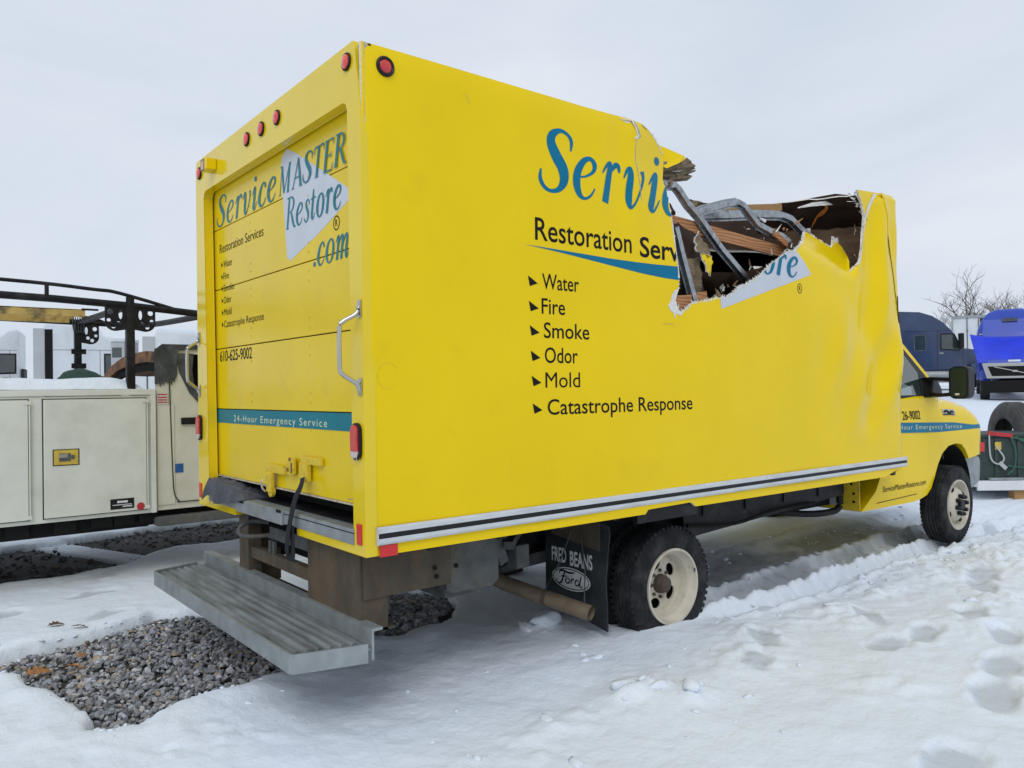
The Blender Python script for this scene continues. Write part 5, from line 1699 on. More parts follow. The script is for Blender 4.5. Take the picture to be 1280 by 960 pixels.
# ------------------------------------------------------------------ cab
CY = 0.205
def cab_y(x, z, prof_top):
    """inset of the cab skin: tumblehome above the belt, rounded at the front and over the fender crest"""
    y = CY
    if z > 1.38:
        y += 0.22 * (z - 1.38)
    dtop = prof_top(x) - z
    r = 0.16
    if z <= 1.42 and dtop < r and x > 6.1:
        t = 1 - max(0, dtop) / r
        y += r * (1 - math.sqrt(max(0, 1 - t * t))) * min(1, (x - 6.1) / .25)
    dx = 7.46 - x
    if dx < 0.32:
        t = 1 - max(0, dx) / 0.32
        y += 0.24 * (1 - math.sqrt(max(0, 1 - t * t)))
    # character crease above the arch and at the belt
    y += 0.012 * gauss(z, 1.335, .05) - .010 * gauss(z, 1.02, .10) * max(0, min(1, (x - 5.9) / .3))
    if z < 0.62:
        y += 0.10 * (0.62 - z)
    return y
topx = [(4.8, 2.26), (5.30, 2.26), (5.78, 1.962), (6.19, 1.626), (6.34, 1.418), (6.65, 1.400), (7.0, 1.352), (7.20, 1.270), (7.33, 1.185), (7.42, 1.10), (7.5, 1.0)]
def prof_top(x):
    for (a, za), (b_, zb) in zip(topx, topx[1:]):
        if a <= x <= b_:
            return za + (zb - za) * (x - a) / (b_ - a)
    return 1.0
cab_out = [(4.80, .47), (5.77, .460), (5.90, .475), (6.02, .50), (6.10, .56), (6.16, .66), (6.235, .775), (6.33, .875), (6.46, .94), (6.62, .957), (6.76, .94), (6.86, .88), (6.94, .785), (7.38, .79), (7.43, .83), (7.45, .99), (7.42, 1.10), (7.33, 1.185), (7.20, 1.270), (7.0, 1.352), (6.65, 1.400), (6.34, 1.418), (6.19, 1.626), (5.78, 1.962), (5.30, 2.26), (5.155, 2.26), (5.155, .775), (5.10, .73), (5.02, .62)]
pts_, tr_ = cdt([cab_out], grid=.05)
V = [(x, cab_y(x, z, prof_top), z) for x, z in pts_]
n = len(V)
V2 = [(x, W_ - y, z) for x, y, z in V]
F = [tuple(t) for t in tr_] + [tuple(i + n for i in reversed(t)) for t in tr_]
es = set()
for t in tr_:
    for i in range(3):
        es.add((t[i], t[(i + 1) % 3]))
for a, b_ in es:
    if (b_, a) not in es:
        F.append((b_, a, a + n, b_ + n))
cab_o = raw('cab', V + V2, F, 'yellow', TR, smooth=True, angle=48)
def cab_sheet(poly, off, name, material, grid=.04, parent=None):
    pts, tris = cdt([poly], grid=grid)
    n = len(pts)
    V = [(x, cab_y(x, z, prof_top) - off, z) for x, z in pts]
    V += [(x, y + .002, z) for x, y, z in V]
    F = [tuple(t) for t in tris] + [tuple(i + n for i in reversed(t)) for t in tris]
    es = set()
    for t in tris:
        for i in range(3):
            es.add((t[i], t[(i + 1) % 3]))
    for a, b_ in es:
        if (b_, a) not in es:
            F.append((b_, a, a + n, b_ + n))
    return raw(name, V, F, material, parent or cab_o, smooth=True, angle=40)
cab_sheet([(5.17, 1.405), (6.30, 1.40), (6.25, 1.50), (6.12, 1.625), (5.73, 1.935), (5.17, 2.25)], .003, 'window_surround', 'plastic')
cab_sheet([(5.18, 1.445), (5.93, 1.445), (5.96, 1.655), (5.70, 1.885), (5.18, 2.19)], .006, 'door_window', 'glass')
cab_sheet([(5.96, 1.445), (6.12, 1.445), (5.985, 1.60)], .006, 'door_window', 'glass')
cab_sheet([(5.20, 1.447), (5.74, 1.447), (5.76, 1.52), (5.60, 1.56), (5.40, 1.535), (5.20, 1.56)], .0085, 'seat_back', 'glass_pale')
# teal stripe and lettering on the cab
cab_sheet([(5.165, 1.120), (7.40, 1.045), (7.40, 1.125), (7.33, 1.142), (5.165, 1.212)], .003, 'teal_stripe', 'teal')
def cab_layers(layers, name, material, off=.0055, sub=.05):
    V, F = [], []
    for vs, fs in layers:
        k = len(V)
        V += [(x, cab_y(x, z, prof_top) - off, z) for x, z in vs]
        F += [tuple(i + k for i in f_) for f_ in fs]
        off += .0003
    return raw(name, V, F, material, cab_o)
cab_layers([text_fit('Hour Emergency Service', 5.46, 6.76, 1.140, .042, space=1.25, zslope=-.030)], 'lettering', 'pale_print')
cab_layers([text_fit('26-9002', 5.53, 5.88, 1.224, .078, bold=.006, zslope=-.004)], 'lettering', 'ink', .004)
cab_layers([text_fit('ServiceMasterRestore.com', 5.14, 5.97, .606, .048, shear=.25)], 'lettering', 'ink', .004)
# door gap, sill line, badge
cab_sheet([(6.292, 1.395), (6.306, 1.395), (6.352, .82), (6.338, .82)], .003, 'door_gap', 'rib_seam')
cab_sheet([(5.05, .515), (5.80, .528), (5.80, .534), (5.05, .521)], .003, 'sill_gap', 'rib_seam')
cab_sheet([(6.36, 1.245), (6.63, 1.235), (6.64, 1.275), (6.60, 1.295), (6.36, 1.30)], .006, 'fender_badge', 'chrome')
cab_layers([stroke([(6.39, 1.272, .018), (6.45, 1.285, .02), (6.50, 1.262, .018), (6.56, 1.275, .02), (6.60, 1.262, .01)], 5), stroke([(6.37, 1.252, .012), (6.48, 1.250, .012), (6.60, 1.246, .012)], 4)], 'badge_relief', 'ink', .0088)
# rear face of the cab seen under the box, and the pale box beside it
f = MB()
f.prism([(0.23, .475), (W_ - .23, .475), (W_ - .23, .785), (0.23, .785)], 'X', 4.79, 4.80)
f.build('cab_rear_skirt', 'yellow_worn', cab_o)
f = MB()
f.box((4.70, .40, .52), (4.788, 1.0, .77), bevel=.01)
f.build('battery_box', 'white_grey', TR)
f = MB()
f.lathe([(0.0, .012), (-.004, .012), (-.004, .001)], (4.79, .28, .55), 'X', 10); f.lathe([(0.0, .012), (-.004, .012), (-.004, .001)], (4.79, .28, .62), 'X', 10); f.lathe([(0.0, .012), (-.004, .012), (-.004, .001)], (4.79, .30, .70), 'X', 10)
f.build('bolt', 'dark', TR)
# wheel house, headlamp, bumper
f = MB()
f.lathe([(0.03, .47), (.50, .47), (.50, .001)], (6.58, CY, .47), 'Y', 20, 0.0, PI)
f.build('wheel_house', 'dark', cab_o)
f = MB()
f.prism([(7.30, .92), (7.462, .92), (7.458, 1.035), (7.30, 1.05)], 'Y', CY + .10, CY + .22, bevel=.01)
hl = f.build('headlamp', 'glass_pale', cab_o)
f = MB()
f.prism([(7.12, .46), (7.26, .44), (7.47, .50), (7.50, .70), (7.47, .77), (7.12, .775)], 'Y', CY + .10, W_ - CY - .10, bevel=.04)
f.build('front_bumper', 'galv', cab_o)
# side mirror on two arms
f = MB()
rr_ = .050
rp = [(cy_ + rr_ * math.cos(t), cz_ + rr_ * math.sin(t)) for cy_, cz_, t0_ in ((-.16, 1.65, 0), (-.225, 1.65, PI / 2), (-.225, 1.462, PI), (-.16, 1.462, 1.5 * PI)) for t in np.linspace(t0_, t0_ + PI / 2, 7)]
f.prism(rp, 'X', 5.745, 5.87, bevel=.014)
mr = f.build('side_mirror', 'plastic', TR, autosmooth=40)
f = MB()
rr_ = .036
f.prism([(cy_ + rr_ * math.cos(t), cz_ + rr_ * math.sin(t)) for cy_, cz_, t0_ in ((-.164, 1.648, 0), (-.221, 1.648, PI / 2), (-.221, 1.464, PI), (-.164, 1.464, 1.5 * PI)) for t in np.linspace(t0_, t0_ + PI / 2, 6)], 'X', 5.738, 5.7445)
f.build('mirror_glass', 'mirror', mr)
f = MB()
f.box((5.734, -0.20, 1.445), (5.7375, -0.165, 1.462), bevel=.001)
f.build('sticker', 'paper', mr)
f = MB()
f.sweep(soft([(5.80, -.12, 1.585), (5.84, -.02, 1.590), (5.96, .12, 1.595), (6.06, .25, 1.59)], 4), [(-.022, -.016), (.022, -.016), (.022, .016), (-.022, .016)], scales=None)
f.sweep(soft([(5.80, -.12, 1.455), (5.86, 0.0, 1.445), (5.98, .12, 1.450), (6.08, .25, 1.46)], 4), [(-.022, -.016), (.022, -.016), (.022, .016), (-.022, .016)])
f.prism([(5.98, 1.42), (6.22, 1.42), (6.20, 1.50), (6.10, 1.60), (6.02, 1.60)], 'Y', .14, .25, bevel=.02)
f.build('mirror_arm', 'plastic', mr)

# grey tarp bundled in the sill
V, F = [], []
nu, nv = 64, 36
for k in (0, 1):
    for i in range(nu + 1):
        for j in range(nv + 1):
            u, v = i / nu, j / nv
            y = 2.15 - .70 * u
            env = max(0.0, min(1, u / .05)) ** .5 * max(0, min(1, (1 - u) / .55)) ** .8
            s = v
            if s < .62:
                x = 0.16 - .175 * (s / .62); drop = 0
            else:
                x = -0.015 - .022 * math.sin((s - .62) / .38 * PI / 2); drop = (s - .62) / .38
            fold = 1 - abs(noise.noise(Vector((y * 7 + x * 9, x * 10, .4)))) * 2.4
            fold2 = 1 - abs(noise.noise(Vector((y * 15 - x * 22, x * 12 + 4, 2.1)))) * 2.2
            h = env * (.050 + .026 * fold + .014 * fold2)
            z = .918 + max(h, .002) * (1 - drop ** 2) - .030 * env * drop * (1 + fold)
            xx = x - env * drop * (.012 + .014 * fold) - .008 * env * fold2
            V.append((xx, y, z - .003 * k))
w = nv + 1
for k in (0, 1):
    for i in range(nu):
        for j in range(nv):
            a_ = k * (nu + 1) * w + i * w + j
            F.append((a_, a_ + 1, a_ + w + 1, a_ + w))
tb = raw('tarp_bundle', V, F, 'cloth', smooth=True)
tag(tb, 'crumpled dark grey tarp stuffed on the left end of the sill under the yellow door', 'tarp')
# ------------------------------------------------------------------ burnt service truck on the left
SV = thing('service_truck', 'cream white service truck with tool compartments and a burnt rusty cab', 'truck', (0, 4.0, 0))
# everything below in SV's own frame: y is measured from its near side
SW = 2.05
f = MB()
f.box((-3.2, 0.012, .545), (0.125, 0.62, 1.545), bevel=.006)
f.box((-3.2, SW - .62, .545), (0.125, SW - .012, 1.545), bevel=.006)
f.box((-3.2, 0.62, .80), (0.125, SW - .62, .88))
f.box((-3.2, 0.0, 1.548), (0.145, 0.64, 1.598), bevel=.008)
f.box((-3.2, SW - .64, 1.548), (0.145, SW, 1.598), bevel=.008)
f.box((0.10, -0.006, .545), (0.142, 0.60, 1.547), bevel=.004)
body = f.build('utility_body', 'cream', SV)
def comp(x0, x1, z0, z1, latch=True):
    f = MB()
    f.box((x0, -0.014, z0), (x1, 0.0105, z1), bevel=.006)
    d = f.build('compartment_door', 'cream', SV)
    f = MB()
    f.box((x0 - .008, 0.0085, z0 - .008), (x1 + .008, 0.0115, z1 + .008))
    f.build('door_gap', 'rib_seam', d)
    f = MB()
    f.tube([(x1 + .010, -.010, z0 + .02), (x1 + .010, -.010, z1 - .02)], .006, 8)
    f.box((x1 - .03, -.020, z1 - .035), (x1 + .02, -.0145, z1 - .008)); f.box((x1 - .03, -.020, z0 + .005), (x1 + .02, -.0145, z0 + .035))
    f.build('door_hinge', 'cream', d)
    if latch:
        xc, zc = x0 + .155, (z0 + z1) / 2 + .007
        f = MB()
        f.box((xc - .086, -.021, zc - .058), (xc + .086, -.0145, zc + .058), bevel=.003)
        lt = f.build('paddle_latch', 'latch_yellow', d)
        f = MB()
        f.box((xc - .095, -.0165, zc - .066), (xc + .095, -.0142, zc + .066), bevel=.001)
        f.build('latch_gasket', 'rust_frame', d)
        f = MB()
        f.box((xc - .052, -.026, zc - .030), (xc + .030, -.0215, zc + .032), bevel=.002)
        f.box((xc + .034, -.026, zc - .016), (xc + .058, -.0215, zc + .016), bevel=.002)
        f.build('latch_handle', 'grime', d)
        f = MB()
        f.box((xc - .050, -.030, zc - .005), (xc + .012, -.0265, zc + .028), bevel=.0015)
        f.build('latch_paddle', 'chrome', d)
    return d
dr = comp(-0.695, 0.062, .583, 1.520)
comp(-1.66, -0.800, .583, 1.520)
comp(-2.62, -1.76, .583, 1.520)
# maker's plate and round reflector on the door
f = MB()
f.box((-0.222, -.0175, .605), (-0.040, -.0145, .690), bevel=.001)
pl = f.build('maker_plate', 'plastic', dr)
f = MB()
for z, a, b_, h in ((.655, -.17, -.09, .018), (.637, -.205, -.06, .006), (.620, -.13, -.055, .010)):
    f.box((a, -.0185, z), (b_, -.0178, z + h))
f.build('plate_print', 'white_print', dr)
f = MB()
f.lathe([(0.0, .032), (-.006, .031), (-.008, .026), (-.008, .001)], (0.012, -.0145, .612), 'Y', 20)
f.build('round_reflector', 'strap_red', dr)
# snow along the top of the body, burnt cab
def snow_slab(name, x0, x1, y0, y1, z0, z1, parent, seed=0, taper=.25):
    n, m_ = int((x1 - x0) / .04), 12
    V, F = [], []
    for i in range(n + 1):
        for j in range(m_ + 1):
            u, v = i / n, j / m_
            x = x0 + (x1 - x0) * u; y = y0 + (y1 - y0) * v
            e = min(1, min(v, 1 - v) / .10, (x1 - x) / taper, (x - x0) / .05)
            e = max(0, e)
            h = (z1 - z0) * math.sqrt(e) * (1 + .22 * noise.noise(Vector((x * 2.2 + seed, y * 2.2, 0)))) + .010 * noise.noise(Vector((x * 8 + seed, y * 8, 1)))
            V.append((x, y + .008 * noise.noise(Vector((x * 9, 3, seed))), z0 + max(h, .002)))
    w = m_ + 1
    for i in range(n):
        for j in range(m_):
            a = i * w + j
            F.append((a, a + w, a + w + 1, a + 1))
    k = len(V)
    V += [(x0, y0, z0), (x1, y0, z0), (x1, y1, z0), (x0, y1, z0)]
    F.append((k, k + 3, k + 2, k + 1))
    return raw(name, V, F, 'snow', parent, smooth=True)
snow_slab('snow_cover', -3.2, 0.06, 0.02, 0.60, 1.5985, 1.690, SV, 1, .22)
snow_slab('snow_cover', -3.2, 0.06, SW - .6, SW - .02, 1.5985, 1.70, SV, 4)
# cab shell: side panels with real window openings
x0 = 0.155
side = [(x0, .555), (2.1, .555), (2.1, 1.46), (1.7, 1.47), (1.30, 1.93), (1.2, 1.965), (x0 + .06, 1.972), (x0, 1.93)]
win = [(0.62, 1.46), (1.62, 1.46), (1.26, 1.88), (0.66, 1.89)]
qwin = [(0.335, 1.90), (0.60, 1.90), (0.60, 1.48), (0.55, 1.46), (.44, 1.58), (.36, 1.74)]
f = MB()
f.prism(side, 'Y', 0.03, 0.05, holes=[win, qwin])
f.prism([(x0, .555), (2.1, .555), (2.1, 1.46), (1.7, 1.47), (x0 + .1, 1.47), (x0 + .08, 1.62), (x0, 1.60)], 'Y', SW - .05, SW - .03)
f.prism([(0.055, .555), (SW - .055, .555), (SW - .055, 1.46), (0.055, 1.46)], 'X', x0 + .002, x0 + .02)
cb = f.build('cab', 'cream_cab', SV)
f = MB()
f.prism([(x0 + .005, .60), (.298, .60), (.298, 1.46), (x0 + .005, 1.46)], 'Y', .0215, .029)
f.build('cab_panel', 'cream_cab', SV)
f = MB()
f.box((2.1, .06, .56), (3.3, SW - .06, 1.32), bevel=.06)
f.build('bonnet', 'cream_cab', SV)
def line_sheet(pts, w, y, name, material, parent):
    v, fa = stroke([(a, b_, w) for a, b_ in pts], 8)
    n = len(v)
    V = [(a, y, b_) for a, b_ in v] + [(a, y + .003, b_) for a, b_ in v]
    F = list(fa) + [tuple(i + n for i in reversed(q)) for q in fa]
    return raw(name, V, F, material, parent)
line_sheet([(0.262, 1.93), (0.258, 1.80), (0.262, 1.60), (0.268, 1.40), (0.275, 1.10), (0.282, .85), (0.292, .70), (0.33, .625), (.42, .612), (1.4, .610)], .009, .018, 'door_gap', 'rib_seam', SV)
f = MB()
f.box((.355, .008, 1.285), (.62, .028, 1.345), bevel=.010)
f.build('door_handle', 'plastic', SV)
f = MB()
f.box((.305, .0255, .868), (.372, .0285, .945))
f.build('sticker', 'bluestick', SV)
f = MB()
f.box((.158, .0175, 1.462), (.246, .0205, 1.560))
ws = f.build('sticker', 'paper', SV, label='red and white warning sticker')
f = MB()
for z in (1.545, 1.52, 1.498, 1.478):
    f.box((.164, .0160, z), (.240, .0170, z + .010))
f.build('sticker_print', 'strap_red', ws)
# burnt upper corner, flaking at its lower edge
fl_ = [(x0 - .012, 1.935), (x0 + .05, 1.985), (.62, 1.985), (1.2, 1.978), (1.2, 1.945), (.62, 1.95), (.33, 1.93), (.325, 1.72)]
low = []
for k in range(15):
    t = k / 14
    x = .300 - t * (.300 - x0 + .012)
    low.append((x, 1.655 + .03 * (k % 2) + .02 * math.sin(k * 2.3) - .03 * t))
f = MB()
f.prism(fl_ + low, 'Y', 0.012, 0.0295)
f.build('burnt_panel', 'burnt', SV)
f = MB()
q2 = [(a * 1.0, b_) for a, b_ in qwin]
f.prism([(0.32, 1.91), (.47, 1.905), (.455, 1.76), (.475, 1.60), (.52, 1.50), (.535, 1.44), (.43, 1.56), (.345, 1.74)], 'Y', .020, .028)
f.build('burnt_panel', 'burnt', SV)
f = MB()
f.prism([(.46, 1.93), (.63, 1.93), (.63, 1.44), (.54, 1.43), (.48, 1.62)], 'Y', .30, .32)
f.build('cab_lining', 'dark', SV)
# roof: rusty, bowed, burnt; seen from behind with the rear window gone
V, F = [], []
nx_, ny_ = 14, 22
for k in (0, 1):
    for i in range(nx_ + 1):
        for j in range(ny_ + 1):
            u, v = i / nx_, j / ny_
            x = x0 + .01 + u * 1.15; y = .04 + v * (SW - .08)
            z = 1.955 - .075 * (2 * v - 1) ** 4 * (1 if v > .5 else .3) - .015 * math.sin(v * 9) - .05 * max(0, .12 - u) * 4 + .012 * noise.noise(Vector((x * 4, y * 4, 2)))
            z -= .10 * v ** 3
            V.append((x, y, z - k * .025))
w = ny_ + 1
for k in (0, 1):
    for i in range(nx_):
        for j in range(ny_):
            a = k * (nx_ + 1) * w + i * w + j
            F.append((a, a + 1, a + w + 1, a + w) if k else (a, a + w, a + w + 1, a + 1))
for j in range(ny_):
    o = (nx_ + 1) * w
    F.append((j, j + 1, o + j + 1, o + j))
    a = nx_ * w + j
    F.append((a, a + o, a + o + 1, a + 1))
raw('cab_roof', V, F, 'rust', SV, smooth=True, angle=50)
f = MB()
pth = [(x0, .06, 1.86), (x0, .35, 1.875), (x0, .9, 1.86), (x0, 1.4, 1.815), (x0, 1.75, 1.745), (x0, SW - .08, 1.68)]
f.sweep(soft(pth, 4), [(-.02, -.035), (.02, -.035), (.02, .06), (-.02, .06)])
f.build('roof_rail', 'rust', SV)
f = MB()
f.sweep(soft([(x0 + .03, .05, 1.80), (x0 + .03, .35, 1.795), (x0 + .03, .9, 1.79), (x0 + .03, 1.4, 1.745), (x0 + .03, 1.70, 1.70)], 4), [(-.02, -.03), (.02, -.03), (.02, .04), (-.02, .04)])
f.build('window_header', 'dark', SV)
f = MB()
f.beam((x0 + .03, 1.90, 1.72), (x0 + .03, .60, 1.52), .05, .06)
f.beam((x0 + .04, .13, 1.95), (x0 + .04, .10, 1.46), .04, .05); f.beam((x0 + .02, 1.95, 1.46), (x0 + .02, 1.93, 1.75), .05, .06)
f.beam((x0 + .02, .70, 1.46), (x0 + .02, .70, 1.66), .045, .03); f.beam((x0 + .5, .45, 1.46), (x0 + .5, .45, 1.70), .18, .05)
f.beam((x0 + .02, 1.1, 1.49), (x0 + .02, .08, 1.49), .05, .07)
f.build('burnt_frame', 'dark', SV)
f = MB()
f.box((x0 + .25, .20, 1.0), (x0 + .40, .75, 1.60), bevel=.05)
f.build('burnt_seat', 'burnt', SV)
# under frame, step, wheels
f = MB()
f.box((-3.2, .10, .42), (.10, .16, .535)); f.box((-3.2, .55, .36), (3.2, .70, .58)); f.box((-3.2, 1.35, .36), (3.2, 1.5, .58)); f.box((.12, .12, .44), (2.1, .35, .55))
for x in (-.95, -.62, -.35, -.18, .02):
    f.box((x, .06, .435 + .02 * (x > -.5)), (x + .16, .14, .540))
f.build('under_frame', 'dark', SV)
f = MB()
f.box((.135, -.055, .425), (2.05, .10, .500), bevel=.022)
f.build('cab_step', 'grime', SV)
def plain_wheel(par, x, y, z, R=.39, wdt=.24, name='wheel', rimm='white_grey', sign=1, rub='rubber'):
    f = MB()
    prof = [(0.01, R * .60), (0.0, R * .66), (0.0, R * .86), (.03, R * .98), (.06, R), (wdt - .06, R), (wdt - .03, R * .98), (wdt, R * .86), (wdt, R * .66), (wdt - .01, R * .60)]
    f.lathe([(a * sign, r) for a, r in prof], (x, y, z), 'Y', 28)
    o = f.build(name, rub, par, autosmooth=35)
    f = MB()
    f.lathe([(0.012 * sign, R * .61), (.04 * sign, R * .55), (.05 * sign, R * .30), (-.01 * sign, R * .24), (-.01 * sign, .001)], (x, y, z), 'Y', 24)
    f.build('rim', rimm, o, autosmooth=35)
    return o
for x in (-1.75, 2.75):
    plain_wheel(SV, x, .06, .36); plain_wheel(SV, x, SW - .06, .36, sign=-1)

# pipe rack standing on the truck
RK = MB()
RK.tube([(-3.2, .05, 2.395), (-.6, .05, 2.33), (-.05, .05, 2.305), (.50, .05, 2.265), (.62, .08, 2.26)], .030, 12)
rk = RK.build('ladder_rack', 'black', SV, smooth=True)
def rpart(name, fn):
    f = MB()
    fn(f)
    return f.build(name, 'black', SV, autosmooth=40)
rpart('rack_rail', lambda f: f.tube(soft([(-3.2, .05, 2.50), (-1.0, .05, 2.460), (-.33, .05, 2.425), (-.12, .05, 2.405), (.35, .05, 2.285), (.42, .05, 2.262)], 5), .015, 8))
rpart('rack_strut', lambda f: f.tube([(-.655, .05, 2.335), (-.655, .05, 2.440)], .016, 8))
rpart('rack_rail', lambda f: f.tube(soft([(-3.2, 2.06, 2.375), (-.3, 2.06, 2.318), (.30, 2.06, 2.305), (.50, 1.98, 2.300), (.60, 1.5, 2.29), (.62, .08, 2.262)], 6), .030, 12))
rpart('rack_rail', lambda f: f.tube(soft([(-3.2, 2.06, 2.47), (-.5, 2.06, 2.42), (.0, 2.06, 2.37), (.16, 2.06, 2.33)], 5), .014, 8))
rpart('rack_cross_bar', lambda f: f.tube([(-.075, 2.06, 2.31), (-.05, .05, 2.30)], .030, 12))
rpart('rack_post', lambda f: (f.box((-.075, .02, 1.585), (-.010, .085, 2.30), bevel=.006), f.tube([(-.04, .05, 2.30), (-.04, .05, 2.375)], .034, 12)))
rpart('rack_post', lambda f: (f.box((-.115, 2.02, 1.585), (-.050, 2.085, 2.30), bevel=.006),))
for zc in (1.858, 2.006):
    f = MB()
    f.box((-.150, 2.005, zc - .027), (-.012, 2.018, zc + .027), bevel=.005)
    f.build('rack_clamp', 'black', SV)
def gusset(y, x, s):
    f = MB()
    out = [(x, 2.29), (x + s * .165, 2.285), (x + s * .165, 2.20)] + [(x + s * (.085 + .08 * math.cos(t)), 2.16 - .075 * math.sin(t)) for t in np.linspace(0.1, 1.9, 8)] + [(x, 2.10)]
    holes = []
    for hx, hz, r in ((.125, 2.245, .022), (.060, 2.15, .018), (.100, 2.125, .019), (.135, 2.175, .016)):
        holes.append([(x + s * hx + r * math.cos(t), hz + r * math.sin(t)) for t in np.linspace(0, 2 * PI, 10, endpoint=False)])
    holes.append([(x + s * .045 + .015 * math.cos(t), 2.225 + .040 * math.sin(t)) for t in np.linspace(0, 2 * PI, 10, endpoint=False)])
    f.prism(out, 'Y', y, y + .008, holes=holes)
    return f.build('rack_gusset', 'black', SV)
gusset(.028, -.010, 1); gusset(.028, -.075, -1); gusset(2.03, -.05, 1)
f = MB()
for k in range(5):
    f.tube(soft([(-.13 + .02 * k, 2.0, 2.36), (-.14 + .025 * k, 1.98, 2.28), (-.12 + .02 * k, 2.0, 2.20)], 3), .006, 5)
f.build('tied_rope', 'grime', SV)
# ladder lashed to the far side of the rack
LD = thing('ladder', 'dirty yellow fibreglass ladder lashed flat on the black rack', 'ladder', (-1.0, 5.8, 2.36))
def lad(y, z, x1):
    f = MB()
    f.box((-2.2, y - .012, z - .038), (x1, y + .012, z + .038), bevel=.004)
    f.box((-2.2, y - .012, z + .0285), (x1 - .01, y + .022, z + .0375))
    return f.build('rail', 'ladder', LD)
lad(-.06, .02, .93); lad(.12, -.03, .82); lad(.34, .0, .90)
f = MB()
f.box((.90, -.08, .05), (1.05, -.05, .068))
f.build('ladder_foot', 'black', LD)
for k in range(8):
    f = MB()
    f.tube([(-2.0 + k * .36, -.05, 0.0), (-2.0 + k * .36, .33, 0.0)], .016, 8)
    f.build('rung', 'galv', LD)

# green cover poking up behind the body
bm = bmesh.new()
bmesh.ops.create_icosphere(bm, subdivisions=4, radius=1)
for v in bm.verts:
    p = v.co
    k = noise.noise(p * 1.6) * .10 + noise.noise(p * 5) * .04
    v.co = Vector((p.x * .36, p.y * .40, max(p.z, -.9) * .42 * (1 - .25 * p.x))) * (1 + k)
me = bpy.data.meshes.new('green_cover')
bm.to_mesh(me); bm.free()
me.materials.append(MT['green']); me.shade_smooth()
gc = bpy.data.objects.new('green_cover', me)
C.objects.link(gc)
gc.location = (-0.14, 5.28, 1.37)
tag(gc, 'dark green cloth-covered lump in the bed of the service truck behind its snowy lid', 'cover')

# ------------------------------------------------------------------ tractors far behind
def mirrored_box(f, a, b_, hw, **k):
    f.box((a[0], a[1], a[2]), (b_[0], b_[1], b_[2]), **k)
    f.box((a[0], -b_[1], a[2]), (b_[0], -a[1], b_[2]), **k)

